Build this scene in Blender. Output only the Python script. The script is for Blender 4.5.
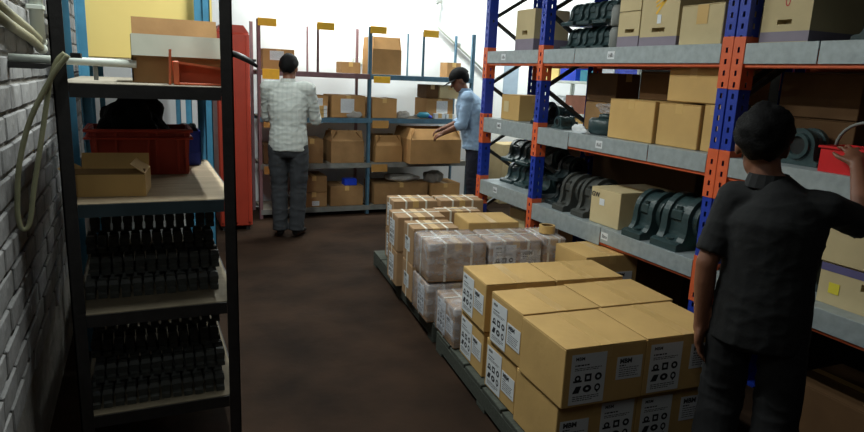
import bpy, bmesh, math, random
from mathutils import Vector, Matrix, noise

# ------------------------------------------------------------------ camera, world, lights
scene = bpy.context.scene
for o in list(bpy.data.objects):
    bpy.data.objects.remove(o)
COL = scene.collection
rnd = random.Random(7)

CAM_H = 1.55
cam_d = bpy.data.cameras.new('camera')
cam = bpy.data.objects.new('camera', cam_d)
COL.objects.link(cam)
cam_d.sensor_width = 36.0
cam_d.lens = 640.0 / 864.0 * 36.0
cam_d.clip_start = 0.02
_r = Vector((0.912, -0.408, 0.042)).normalized()
_u = Vector((0.050, 0.212, 0.976)); _u = (_u - _r * _u.dot(_r)).normalized()
_b = _r.cross(_u)
cam.matrix_world = Matrix(((_r.x, _u.x, _b.x, 0), (_r.y, _u.y, _b.y, 0), (_r.z, _u.z, _b.z, CAM_H), (0, 0, 0, 1)))
scene.camera = cam

world = bpy.data.worlds.new('world')
scene.world = world
world.use_nodes = True
world.node_tree.nodes['Background'].inputs[0].default_value = (0.6, 0.7, 0.8, 1)
world.node_tree.nodes['Background'].inputs[1].default_value = 0.01

scene.view_settings.view_transform = 'Standard'
scene.view_settings.look = 'None'
scene.view_settings.gamma = 1.0
scene.view_settings.use_curve_mapping = False
scene.view_settings.exposure = 0.0

# tube lamps: (centre, length axis, length, power, aim)
LAMPS = [((0.75, 4.4, 3.02), 'y', 1.2, 45, (0, 0, -1), 'tube over the aisle'),
         ((0.42, 2.65, 3.02), 'y', 1.2, 44, (0, 0, -1), 'tube over the black rack'),
         ((-0.12, 0.35, 2.95), 'y', 1.2, 6, (0, 0, -1), 'dim fill tube added close to the brick wall'),  # fill lamp added to brighten front faces while only grazing the bricks
         ((2.3, 6.75, 3.08), 'x', 1.6, 95, (0.0, 0.55, -0.83), 'tube near the back wall'),
         ((4.6, 6.3, 3.05), 'x', 1.2, 60, (0, 0.2, -1), 'added in the side bay in place of window light')]  # added tube, stands in for window light brightening this bay


def S(r, g, b):
    f = lambda c: (c / 255 / 12.92) if c <= 10 else ((c / 255 + 0.055) / 1.055) ** 2.4
    return (f(r), f(g), f(b))


# ------------------------------------------------------------------ materials
MATS = {}


def pm(name, rgb, rough=0.6, metal=0.0, var=0.12, scale=14.0, bump=0.0, bscale=60.0, detail=4.0, stretch=None, spec=None, objvar=0.0):
    m = bpy.data.materials.new(name)
    m.use_nodes = True
    nt = m.node_tree
    n, l = nt.nodes, nt.links
    bs = n['Principled BSDF']
    bs.inputs['Roughness'].default_value = rough
    bs.inputs['Metallic'].default_value = metal
    if spec is not None:
        bs.inputs['Specular IOR Level'].default_value = spec
    c = S(*rgb)
    tc = n.new('ShaderNodeTexCoord')
    src = tc.outputs['Object']
    if stretch:
        mp = n.new('ShaderNodeMapping')
        mp.inputs['Scale'].default_value = stretch
        l.new(src, mp.inputs[0])
        src = mp.outputs[0]
    nz = n.new('ShaderNodeTexNoise')
    nz.inputs['Scale'].default_value = scale
    nz.inputs['Detail'].default_value = detail
    l.new(src, nz.inputs['Vector'])
    rp = n.new('ShaderNodeValToRGB')
    rp.color_ramp.elements[0].position = 0.3
    rp.color_ramp.elements[1].position = 0.7
    rp.color_ramp.elements[0].color = (*[x * (1 - var) for x in c], 1)
    rp.color_ramp.elements[1].color = (*[min(1, x * (1 + var)) for x in c], 1)
    l.new(nz.outputs['Fac'], rp.inputs[0])
    out = rp.outputs[0]
    if objvar:
        oi = n.new('ShaderNodeObjectInfo')
        hs = n.new('ShaderNodeHueSaturation')
        mr = n.new('ShaderNodeMapRange')
        mr.inputs[3].default_value = 1 - objvar
        mr.inputs[4].default_value = 1 + objvar
        l.new(oi.outputs['Random'], mr.inputs[0])
        l.new(mr.outputs[0], hs.inputs['Value'])
        l.new(out, hs.inputs['Color'])
        out = hs.outputs[0]
    l.new(out, bs.inputs['Base Color'])
    if bump:
        nb = n.new('ShaderNodeTexNoise')
        nb.inputs['Scale'].default_value = bscale
        nb.inputs['Detail'].default_value = 5
        l.new(src, nb.inputs['Vector'])
        bp = n.new('ShaderNodeBump')
        bp.inputs['Strength'].default_value = bump
        bp.inputs['Distance'].default_value = 0.01
        l.new(nb.outputs['Fac'], bp.inputs['Height'])
        l.new(bp.outputs[0], bs.inputs['Normal'])
    MATS[name] = m
    return m


pm('carton', (196, 160, 102), 0.75, var=0.07, scale=5, bump=0.15, bscale=25, spec=0.25, objvar=0.05)
pm('carton_pink', (162, 130, 96), 0.75, var=0.07, scale=6, bump=0.15, bscale=25, spec=0.25, objvar=0.05)
pm('carton_pale', (196, 178, 138), 0.75, var=0.06, scale=6, bump=0.12, bscale=25, spec=0.25, objvar=0.05)
pm('carton_back', (170, 130, 84), 0.8, var=0.1, scale=7, bump=0.15, bscale=20, spec=0.2, objvar=0.06)
pm('carton_old', (150, 116, 78), 0.85, var=0.16, scale=7, bump=0.25, bscale=18, spec=0.2, objvar=0.08)
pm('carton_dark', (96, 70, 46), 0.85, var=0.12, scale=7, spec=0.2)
pm('carton_grey', (172, 172, 158), 0.8, var=0.08, scale=9, spec=0.2)
pm('carton_inside', (120, 92, 58), 0.9, var=0.1, scale=9, spec=0.15)
pm('tape', (200, 164, 104), 0.3, var=0.04, scale=9)
pm('tape_grey', (128, 118, 132), 0.45, var=0.05, scale=12)
pm('tape_violet', (92, 88, 132), 0.45, var=0.05, scale=12)
pm('paper', (214, 218, 222), 0.6, var=0.03, scale=10)
pm('paper_yellow', (222, 206, 60), 0.6, var=0.04, scale=10)
pm('ink', (28, 30, 36), 0.6, var=0.05)
pm('ink_soft', (120, 126, 134), 0.6, var=0.05)
pm('ink_red', (190, 60, 60), 0.6, var=0.05)
pm('strap', (224, 220, 206), 0.4, var=0.03)
pm('pallet_wood', (62, 66, 58), 0.85, var=0.25, scale=10, bump=0.4, bscale=30, stretch=(1, 6, 6))
pm('floor', (44, 31, 22), 0.85, var=0.5, scale=2.2, bump=0.3, bscale=14, detail=9, spec=0.12)
pm('white_wall', (216, 218, 220), 0.85, var=0.05, scale=2.0, bump=0.08, bscale=20)
pm('dark_wall', (38, 37, 35), 0.9, var=0.15, scale=3)
pm('brick', (138, 137, 137), 0.9, var=0.25, scale=9, bump=0.5, bscale=28, objvar=0.12)
pm('mortar', (128, 124, 118), 0.95, var=0.2, scale=14, bump=0.4, bscale=40)
pm('ceiling', (70, 68, 64), 0.9, var=0.1, scale=4)
pm('black_steel', (34, 32, 32), 0.5, var=0.3, scale=20, bump=0.15, bscale=50)
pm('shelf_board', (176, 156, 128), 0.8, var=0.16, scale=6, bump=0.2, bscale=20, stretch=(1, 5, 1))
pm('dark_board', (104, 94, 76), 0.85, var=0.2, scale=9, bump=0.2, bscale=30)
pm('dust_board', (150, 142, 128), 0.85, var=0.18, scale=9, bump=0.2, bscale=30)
pm('blue_steel', (72, 136, 168), 0.45, var=0.14, scale=12, bump=0.05)
pm('teal_dark', (38, 54, 60), 0.55, var=0.2, scale=14)
pm('blue_steel_dark', (70, 104, 124), 0.5, var=0.2, scale=14)
pm('maroon_steel', (118, 88, 92), 0.5, var=0.15, scale=14)
pm('grey_steel', (120, 122, 118), 0.55, var=0.2, scale=14)
pm('rack_blue', (30, 56, 158), 0.4, var=0.1, scale=14)
pm('rack_orange', (212, 96, 56), 0.42, var=0.08, scale=14)
pm('galvanised', (158, 167, 170), 0.45, metal=0.25, var=0.13, scale=26, bump=0.06, bscale=40)
pm('brace', (58, 56, 54), 0.5, metal=0.3, var=0.2)
pm('cast_iron', (34, 44, 46), 0.36, var=0.2, scale=18, bump=0.2, bscale=60)
pm('cast_iron_teal', (46, 64, 66), 0.36, var=0.18, scale=18, bump=0.15, bscale=60)
pm('cast_iron_dusty', (58, 60, 57), 0.6, var=0.22, scale=18, bump=0.2, bscale=60)
pm('bore', (14, 16, 17), 0.5, var=0.1)
pm('black_plastic', (9, 9, 10), 0.8, var=0.2, scale=12, bump=0.4, bscale=30, spec=0.15)
pm('machine_green', (70, 120, 80), 0.45, var=0.12)
pm('red_plastic', (176, 58, 40), 0.42, var=0.1, scale=8)
pm('red_bright', (206, 32, 36), 0.4, var=0.06)
pm('red_paint', (170, 58, 40), 0.45, var=0.12, scale=5)
pm('orange_paint', (224, 110, 70), 0.5, var=0.1, scale=8)
pm('blue_plastic', (24, 62, 196), 0.4, var=0.08)
pm('teal_plastic', (48, 136, 160), 0.4, var=0.08)
pm('tag_yellow', (230, 178, 44), 0.6, var=0.06, scale=20)
pm('tag_card', (176, 130, 66), 0.7, var=0.08, scale=20)
pm('yellow_card', (236, 210, 130), 0.75, var=0.04, scale=3)
pm('pvc', (198, 204, 196), 0.45, var=0.06, scale=8)
pm('hose', (142, 138, 112), 0.5, var=0.1, scale=20)
pm('cable_green', (146, 146, 116), 0.45, var=0.12, scale=20)
pm('skin', (120, 78, 58), 0.5, var=0.08, scale=14)
pm('hair', (11, 10, 11), 0.75, var=0.2, scale=60, bump=0.3, bscale=120, spec=0.15)
pm('shirt_blue', (142, 168, 196), 0.85, var=0.06, scale=8, bump=0.2, bscale=30)
pm('shirt_dark', (15, 16, 18), 0.9, var=0.12, scale=10, bump=0.25, bscale=30)
pm('trousers_grey', (46, 48, 52), 0.9, var=0.15, scale=9, bump=0.25, bscale=30)
pm('trousers_navy', (26, 28, 42), 0.9, var=0.12, scale=9, bump=0.2, bscale=30)
pm('trousers_dark', (13, 13, 16), 0.9, var=0.15, scale=9, bump=0.2, bscale=30)
pm('shoe', (20, 18, 18), 0.5, var=0.1)
pm('eye_white', (120, 112, 104), 0.3, var=0.02)
pm('lamp_body', (220, 220, 216), 0.5, var=0.02)
pm('wood_post', (128, 78, 58), 0.7, var=0.15, scale=8)
pm('paint_patch', (140, 156, 172), 0.85, var=0.06)
pm('grey_cloth', (150, 146, 140), 0.9, var=0.15, scale=14, bump=0.5, bscale=30)


def mat_shirt_check():
    m = pm('shirt_check', (186, 190, 186), 0.9, var=0.05, scale=10, bump=0.2, bscale=30)
    nt = m.node_tree
    n, l = nt.nodes, nt.links
    bs = n['Principled BSDF']
    base = bs.inputs['Base Color'].links[0].from_socket
    tc = n['Texture Coordinate']
    sep = n.new('ShaderNodeSeparateXYZ')
    l.new(tc.outputs['Object'], sep.inputs[0])
    prev = base
    for ax, fr in (('X', 150.0), ('Z', 150.0)):
        mu = n.new('ShaderNodeMath'); mu.operation = 'MULTIPLY'; mu.inputs[1].default_value = fr
        l.new(sep.outputs[ax], mu.inputs[0])
        si = n.new('ShaderNodeMath'); si.operation = 'SINE'
        l.new(mu.outputs[0], si.inputs[0])
        gt = n.new('ShaderNodeMath'); gt.operation = 'GREATER_THAN'; gt.inputs[1].default_value = 0.35
        l.new(si.outputs[0], gt.inputs[0])
        sc = n.new('ShaderNodeMath'); sc.operation = 'MULTIPLY'; sc.inputs[1].default_value = 0.16
        l.new(gt.outputs[0], sc.inputs[0])
        mx = n.new('ShaderNodeMix'); mx.data_type = 'RGBA'
        l.new(sc.outputs[0], mx.inputs[0])
        l.new(prev, mx.inputs[6])
        mx.inputs[7].default_value = (*S(140, 150, 150), 1)
        prev = mx.outputs[2]
    l.new(prev, bs.inputs['Base Color'])


mat_shirt_check()


def mat_film():
    m = bpy.data.materials.new('film')
    m.use_nodes = True
    nt = m.node_tree
    n, l = nt.nodes, nt.links
    n.remove(n['Principled BSDF'])
    out = n['Material Output']
    tr = n.new('ShaderNodeBsdfTransparent')
    tr.inputs[0].default_value = (0.95, 0.95, 0.97, 1)
    pr = n.new('ShaderNodeBsdfPrincipled')
    pr.inputs['Base Color'].default_value = (0.62, 0.62, 0.66, 1)
    pr.inputs['Roughness'].default_value = 0.14
    tc = n.new('ShaderNodeTexCoord')
    mp = n.new('ShaderNodeMapping'); mp.inputs['Scale'].default_value = (4, 4, 6)
    l.new(tc.outputs['Object'], mp.inputs[0])
    nz = n.new('ShaderNodeTexNoise'); nz.inputs['Scale'].default_value = 4; nz.inputs['Detail'].default_value = 6
    l.new(mp.outputs[0], nz.inputs['Vector'])
    bp = n.new('ShaderNodeBump'); bp.inputs['Strength'].default_value = 0.5; bp.inputs['Distance'].default_value = 0.01
    l.new(nz.outputs['Fac'], bp.inputs['Height'])
    l.new(bp.outputs[0], pr.inputs['Normal'])
    mr = n.new('ShaderNodeMapRange')
    mr.inputs[1].default_value = 0.35; mr.inputs[2].default_value = 0.75
    mr.inputs[3].default_value = 0.16; mr.inputs[4].default_value = 0.6
    l.new(nz.outputs['Fac'], mr.inputs[0])
    mx = n.new('ShaderNodeMixShader')
    l.new(mr.outputs[0], mx.inputs[0])
    l.new(tr.outputs[0], mx.inputs[1])
    l.new(pr.outputs[0], mx.inputs[2])
    l.new(mx.outputs[0], out.inputs[0])
    MATS['film'] = m


mat_film()


def mat_emit(name, col, strength):
    m = bpy.data.materials.new(name)
    m.use_nodes = True
    bs = m.node_tree.nodes['Principled BSDF']
    bs.inputs['Emission Color'].default_value = (*col, 1)
    bs.inputs['Emission Strength'].default_value = strength
    MATS[name] = m


mat_emit('tube_glow', (0.95, 1.0, 0.97), 4.0)


# ------------------------------------------------------------------ mesh helpers
class MB:
    def __init__(self):
        self.v, self.f = [], []

    def add(self, vs, fs):
        o = len(self.v)
        self.v += [tuple(v) for v in vs]
        self.f += [tuple(i + o for i in f) for f in fs]
        return self

    def box(self, x0, x1, y0, y1, z0, z1, bev=0.0, M=None):
        if bev <= 0:
            vs = [(x, y, z) for z in (z0, z1) for x, y in ((x0, y0), (x1, y0), (x1, y1), (x0, y1))]
            fs = [(3, 2, 1, 0), (4, 5, 6, 7), (0, 1, 5, 4), (1, 2, 6, 5), (2, 3, 7, 6), (3, 0, 4, 7)]
        else:
            b = min(bev, (x1 - x0) / 2.01, (y1 - y0) / 2.01, (z1 - z0) / 2.01)
            rings = []
            for z, ins in ((z0, b), (z0 + b, 0), (z1 - b, 0), (z1, b)):
                a0, a1, c0, c1 = x0 + ins, x1 - ins, y0 + ins, y1 - ins
                k = b * 0.7 if ins == 0 else b * 0.5
                rings.append([(a0 + k, c0, z), (a1 - k, c0, z), (a1, c0 + k, z), (a1, c1 - k, z), (a1 - k, c1, z), (a0 + k, c1, z), (a0, c1 - k, z), (a0, c0 + k, z)])
            vs = [p for r in rings for p in r]
            fs = [tuple(range(7, -1, -1)), tuple(range(24, 32))]
            for r in range(3):
                for i in range(8):
                    j = (i + 1) % 8
                    fs.append((r * 8 + i, r * 8 + j, r * 8 + 8 + j, r * 8 + 8 + i))
        if M is not None:
            vs = [M @ Vector(v) for v in vs]
        return self.add(vs, fs)

    def quad(self, a, b, c, d):
        return self.add([a, b, c, d], [(0, 1, 2, 3)])

    def prism(self, pts, axis, a, b):
        """extrude 2D polygon; axis 'y': pts are (x,z); 'x': (y,z); 'z': (x,y)"""
        def p3(p, t):
            return (p[0], t, p[1]) if axis == 'y' else ((t, p[0], p[1]) if axis == 'x' else (p[0], p[1], t))
        n = len(pts)
        vs = [p3(p, a) for p in pts] + [p3(p, b) for p in pts]
        fs = [tuple(range(n)), tuple(range(2 * n - 1, n - 1, -1))]
        fs += [(i, i + n, (i + 1) % n + n, (i + 1) % n) for i in range(n)]
        return self.add(vs, fs)

    def tube(self, pts, r, seg=8, cap=True, ref=None):
        pts = [Vector(p) for p in pts]
        n = len(pts)
        rr = r if isinstance(r, (list, tuple)) else [r] * n
        vs, fs = [], []
        prev = Vector(ref) if ref else None
        for i, p in enumerate(pts):
            t = (pts[min(i + 1, n - 1)] - pts[max(i - 1, 0)]).normalized()
            if prev is None:
                prev = Vector((0, 0, 1)) if abs(t.z) < 0.9 else Vector((1, 0, 0))
            a = (prev - t * prev.dot(t))
            if a.length < 1e-5:
                a = Vector((1, 0, 0)) - t * t.x
            a.normalize()
            prev = a
            b = t.cross(a)
            q = rr[i]
            qa, qb = q if isinstance(q, (tuple, list)) else (q, q)
            for k in range(seg):
                th = 2 * math.pi * k / seg
                vs.append(p + a * (qa * math.cos(th)) + b * (qb * math.sin(th)))
        for i in range(n - 1):
            for k in range(seg):
                k2 = (k + 1) % seg
                fs.append((i * seg + k, i * seg + k2, (i + 1) * seg + k2, (i + 1) * seg + k))
        if cap:
            fs.append(tuple(range(seg - 1, -1, -1)))
            fs.append(tuple(range((n - 1) * seg, n * seg)))
        return self.add(vs, fs)

    def capsule(self, a, b, ra, rb, seg=12):
        a, b = Vector(a), Vector(b)
        d = (b - a)
        L = d.length
        t = d / L
        pts, rs = [], []
        for k in range(4):
            th = math.pi / 2 * k / 4
            pts.append(a - t * ra * math.cos(th)); rs.append(max(ra * math.sin(th), ra * 0.12))
        pts.append(a); rs.append(ra); pts.append(b); rs.append(rb)
        for k in range(3, -1, -1):
            th = math.pi / 2 * k / 4
            pts.append(b + t * rb * math.cos(th)); rs.append(max(rb * math.sin(th), rb * 0.12))
        return self.tube(pts, rs, seg)

    def ellipsoid(self, c, rx, ry, rz, M=None, seg=18, rings=12):
        vs, fs = [], []
        c = Vector(c)
        for i in range(rings + 1):
            ph = math.pi * i / rings
            for k in range(seg):
                th = 2 * math.pi * k / seg
                p = Vector((rx * math.sin(ph) * math.cos(th), ry * math.sin(ph) * math.sin(th), rz * math.cos(ph)))
                if M is not None:
                    p = M @ p
                vs.append(c + p)
        for i in range(rings):
            for k in range(seg):
                k2 = (k + 1) % seg
                fs.append((i * seg + k, (i + 1) * seg + k, (i + 1) * seg + k2, i * seg + k2))
        return self.add(vs, fs)

    def mesh(self, name, mat=None, smooth=False):
        me = bpy.data.meshes.new(name)
        me.from_pydata(self.v, [], self.f)
        me.update()
        bm = bmesh.new(); bm.from_mesh(me)
        bmesh.ops.recalc_face_normals(bm, faces=bm.faces)
        bm.to_mesh(me); bm.free()
        if mat:
            me.materials.append(MATS[mat])
        if smooth:
            me.polygons.foreach_set('use_smooth', [True] * len(me.polygons))
        return me

    def build(self, name, mat, parent=None, smooth=False, loc=None, rotz=None):
        return link(name, self.mesh(name, mat, smooth), parent, loc, rotz)


def link(name, me, parent=None, loc=None, rotz=None, rot=None):
    o = bpy.data.objects.new(name, me)
    COL.objects.link(o)
    if parent is not None:
        o.parent = parent
    if loc is not None:
        o.location = loc
    if rotz is not None:
        o.rotation_euler = (0, 0, rotz)
    if rot is not None:
        o.rotation_euler = rot
    return o


def tag(o, label, cat, group=None):
    o['label'] = label
    o['category'] = cat
    if group:
        o['group'] = group
    return o


def thing(name, label, cat, loc=(0, 0, 0), rotz=0.0, group=None):
    o = link(name, None, None, loc, rotz)
    o.empty_display_size = 0.1
    return tag(o, label, cat, group)


def struct(o):
    o['kind'] = 'structure'
    return o


def copy_tree(o, parent=None):
    c = o.copy()
    COL.objects.link(c)
    c.parent = parent
    for ch in list(o.children):
        copy_tree(ch, c)
    return c


R = math.radians

# ------------------------------------------------------------------ room shell
XL, YB, ZC = -0.41, 7.35, 3.3
Y0 = -1.6
struct(MB().box(XL - 0.25, 5.85, Y0 - 0.2, YB + 0.2, -0.1, 0).build('floor', 'floor'))
struct(MB().box(XL - 0.25, 5.85, Y0 - 0.2, YB + 0.2, ZC, ZC + 0.1).build('ceiling', 'ceiling'))
struct(MB().box(XL - 0.25, 5.85, YB, YB + 0.2, 0, ZC).build('wall_back', 'white_wall'))
struct(MB().box(XL - 0.25, 5.85, Y0 - 0.2, Y0, 0, ZC).build('wall_front', 'dark_wall'))
struct(MB().box(3.62, 3.74, Y0, 4.05, 0, ZC).build('wall_right', 'dark_wall'))
struct(MB().box(5.65, 5.85, 4.05, YB, 0, ZC).build('wall_side', 'white_wall'))
struct(MB().box(3.74, 5.65, 3.93, 4.05, 0, ZC).build('wall_corner', 'white_wall'))
wl = struct(MB().box(XL - 0.25, XL - 0.012, Y0, YB, 0, ZC).build('wall_left', 'mortar'))
# whitewashed bricks of the left wall, each its own piece
BL, BH, BJ = 0.235, 0.098, 0.014
brick_meshes = []
for k in range(4):
    mb = MB()
    mb.box(-0.02, 0.0, 0, BL - BJ, 0, BH - BJ, bev=0.006)
    me = mb.mesh('brick', 'brick')
    for v in me.vertices:
        v.co += noise.noise_vector(Vector(v.co) * 23 + Vector((k * 7, 0, 0))) * 0.004
    brick_meshes.append(me)
nb = 0
for row in range(4, 21):
    z = row * BH
    for i in range(0, 17):
        y = 1.72 + i * BL + (BL / 2 if row % 2 else 0)
        if nb >= 296:
            break
        # skip what the rows further back never show beyond the rack
        link('brick', brick_meshes[(row * 5 + i * 3) % 4], wl, (XL + rnd.uniform(-0.004, 0.003), y, z))
        nb += 1

# lamps
for (c, ax, L, P, aim, what) in LAMPS:
    t = thing('tube_lamp', 'white fluorescent batten with one glass tube, ' + what, 'lamp', c)
    h = L / 2
    if ax == 'y':
        MB().box(-0.03, 0.03, -h, h, 0.03, 0.08, bev=0.006).build('housing', 'lamp_body', t)
        MB().tube([(0, -h + 0.03, 0), (0, h - 0.03, 0)], 0.013, 10).build('glass_tube', 'tube_glow', t)
        for s in (-1, 1):
            MB().box(-0.02, 0.02, s * h - 0.02, s * h + 0.02, -0.02, 0.03, bev=0.004).build('end_holder', 'lamp_body', t)
        MB().tube([(0, 0, 0.08), (0, 0, ZC - c[2])], 0.008, 6).build('drop_rod', 'lamp_body', t)
    else:
        MB().box(-h, h, -0.03, 0.03, 0.03, 0.08, bev=0.006).build('housing', 'lamp_body', t)
        MB().tube([(-h + 0.03, 0, 0), (h - 0.03, 0, 0)], 0.013, 10).build('glass_tube', 'tube_glow', t)
        for s in (-1, 1):
            MB().box(s * h - 0.02, s * h + 0.02, -0.02, 0.02, -0.02, 0.03, bev=0.004).build('end_holder', 'lamp_body', t)
        MB().tube([(0, 0, 0.08), (0, 0, ZC - c[2])], 0.008, 6).build('drop_rod', 'lamp_body', t)
    ld = bpy.data.lights.new('tube_light', 'AREA')
    ld.shape = 'RECTANGLE'
    ld.energy = P
    ld.color = (0.93, 1.0, 0.96)
    lo = bpy.data.objects.new('tube_light', ld)
    COL.objects.link(lo)
    ld.size = L
    ld.size_y = 0.05
    z = -Vector(aim).normalized()
    x = Vector((0, 1, 0)) if ax == 'y' else Vector((1, 0, 0))
    x = (x - z * x.dot(z)).normalized()
    y = z.cross(x)
    lp = Vector(c) + Vector(aim).normalized() * 0.05
    lo.matrix_world = Matrix(((x.x, y.x, z.x, lp.x), (x.y, y.y, z.y, lp.y), (x.z, y.z, z.z, lp.z), (0, 0, 0, 1)))


# ------------------------------------------------------------------ printed labels
def text_mesh(s, size, bold=0.0):
    cu = bpy.data.curves.new('t', 'FONT')
    cu.body = s
    cu.size = size
    cu.offset = bold
    cu.resolution_u = 2
    ob = bpy.data.objects.new('t', cu)
    COL.objects.link(ob)
    dg = bpy.context.evaluated_depsgraph_get()
    me = bpy.data.meshes.new_from_object(ob.evaluated_get(dg))
    bpy.data.objects.remove(ob)
    vs = [tuple(v.co) for v in me.vertices]
    fs = [tuple(p.vertices) for p in me.polygons]
    bpy.data.meshes.remove(me)
    return vs, fs


def put_text(mb, s, size, x, z, y=-0.0012, bold=0.0):
    vs, fs = text_mesh(s, size, bold)
    if s and vs:
        mb.add([(v[0] + x, y, v[1] + z) for v in vs], fs)


def flat(mb, x0, x1, z0, z1, y=-0.0012):
    mb.quad((x0, y, z0), (x1, y, z0), (x1, y, z1), (x0, y, z1))


def disc(mb, cx, cz, r, n=12, y=-0.0012, hole=0.0, sq=1.0):
    if hole:
        for k in range(n):
            a, b = 2 * math.pi * k / n, 2 * math.pi * (k + 1) / n
            mb.quad((cx + r * math.cos(a), y, cz + sq * r * math.sin(a)), (cx + r * math.cos(b), y, cz + sq * r * math.sin(b)),
                    (cx + hole * math.cos(b), y, cz + sq * hole * math.sin(b)), (cx + hole * math.cos(a), y, cz + sq * hole * math.sin(a)))
    else:
        mb.add([(cx + r * math.cos(2 * math.pi * k / n), y, cz + sq * r * math.sin(2 * math.pi * k / n)) for k in range(n)], [tuple(range(n))])


def scribble(mb, x0, x1, z, h, seed):
    q = random.Random(seed)
    x = x0
    while x < x1 - 0.004:
        w = q.uniform(0.004, 0.014)
        flat(mb, x, min(x + w, x1), z, z + h)
        x += w + 0.0025


LABEL_A = (0.135, 0.18)
LABEL_B = (0.115, 0.092)
_a = MB(); _a.box(0, LABEL_A[0], -0.001, 0, 0, LABEL_A[1]); PAPER_A = _a.mesh('paper_label', 'paper')
_a = MB(); _a.box(0, LABEL_B[0], -0.001, 0, 0, LABEL_B[1]); PAPER_B = _a.mesh('paper_label', 'paper')
_p = MB()
put_text(_p, 'MBM', 0.017, 0.014, 0.158, bold=0.0004)
scribble(_p, 0.014, 0.075, 0.138, 0.005, 1)
scribble(_p, 0.014, 0.118, 0.128, 0.0028, 2)
scribble(_p, 0.014, 0.112, 0.122, 0.0028, 3)
for r_ in range(2):
    for c_ in range(3):
        cx, cz = 0.028 + c_ * 0.040, 0.094 - r_ * 0.040
        kind = (r_ * 3 + c_)
        if kind == 0:      # pillow block
            flat(_p, cx - 0.017, cx + 0.017, cz - 0.014, cz - 0.007); disc(_p, cx, cz, 0.012, hole=0.005)
        elif kind == 1:    # square flange
            flat(_p, cx - 0.013, cx - 0.006, cz - 0.014, cz + 0.014); flat(_p, cx + 0.006, cx + 0.013, cz - 0.014, cz + 0.014)
            flat(_p, cx - 0.006, cx + 0.006, cz + 0.006, cz + 0.014); flat(_p, cx - 0.006, cx + 0.006, cz - 0.014, cz - 0.006)
        elif kind == 2:    # ring
            disc(_p, cx, cz, 0.014, hole=0.006)
        elif kind == 3:    # slanted housing
            _p.add([(cx - 0.017, -0.0012, cz - 0.013), (cx + 0.008, -0.0012, cz - 0.013), (cx + 0.017, -0.0012, cz + 0.012), (cx - 0.004, -0.0012, cz + 0.012)], [(0, 1, 2, 3)])
        elif kind == 4:    # oval flange
            disc(_p, cx, cz, 0.017, hole=0.006, sq=0.8)
        else:              # cartridge
            disc(_p, cx, cz, 0.012, hole=0.006, sq=1.2); flat(_p, cx - 0.003, cx + 0.003, cz - 0.018, cz - 0.012)
scribble(_p, 0.014, 0.122, 0.027, 0.003, 5)
scribble(_p, 0.014, 0.118, 0.020, 0.003, 6)
scribble(_p, 0.014, 0.090, 0.013, 0.003, 7)
PRINT_A = _p.mesh('print', 'ink')
_p = MB()
put_text(_p, 'MBM', 0.026, 0.012, 0.066, bold=0.0012)
scribble(_p, 0.012, 0.04, 0.054, 0.005, 11)
for k in range(5):
    scribble(_p, 0.012, 0.10 - 0.008 * (k % 2), 0.045 - k * 0.0085, 0.003, 20 + k)
PRINT_B = _p.mesh('print', 'ink')
FACE_ROT = {'y-': 0.0, 'x-': -math.pi / 2, 'y+': math.pi, 'x+': math.pi / 2}


def stick(parent, kind, face, w, d, u, v, s=1.0):
    """label on a face of a carton whose footprint is centred (w along x, d along y)"""
    half_n = d / 2 if face[0] == 'y' else w / 2
    half_u = w / 2 if face[0] == 'y' else d / 2
    rz = FACE_ROT[face]
    M = Matrix.Rotation(rz, 4, 'Z')
    p = M @ Vector((-half_u + u, -half_n - 0.0012, v))
    o = link('paper_label', PAPER_A if kind == 'A' else PAPER_B, parent, p, rz)
    o.scale = (s, 1, s)
    link('print', PRINT_A if kind == 'A' else PRINT_B, o)
    return o


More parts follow.
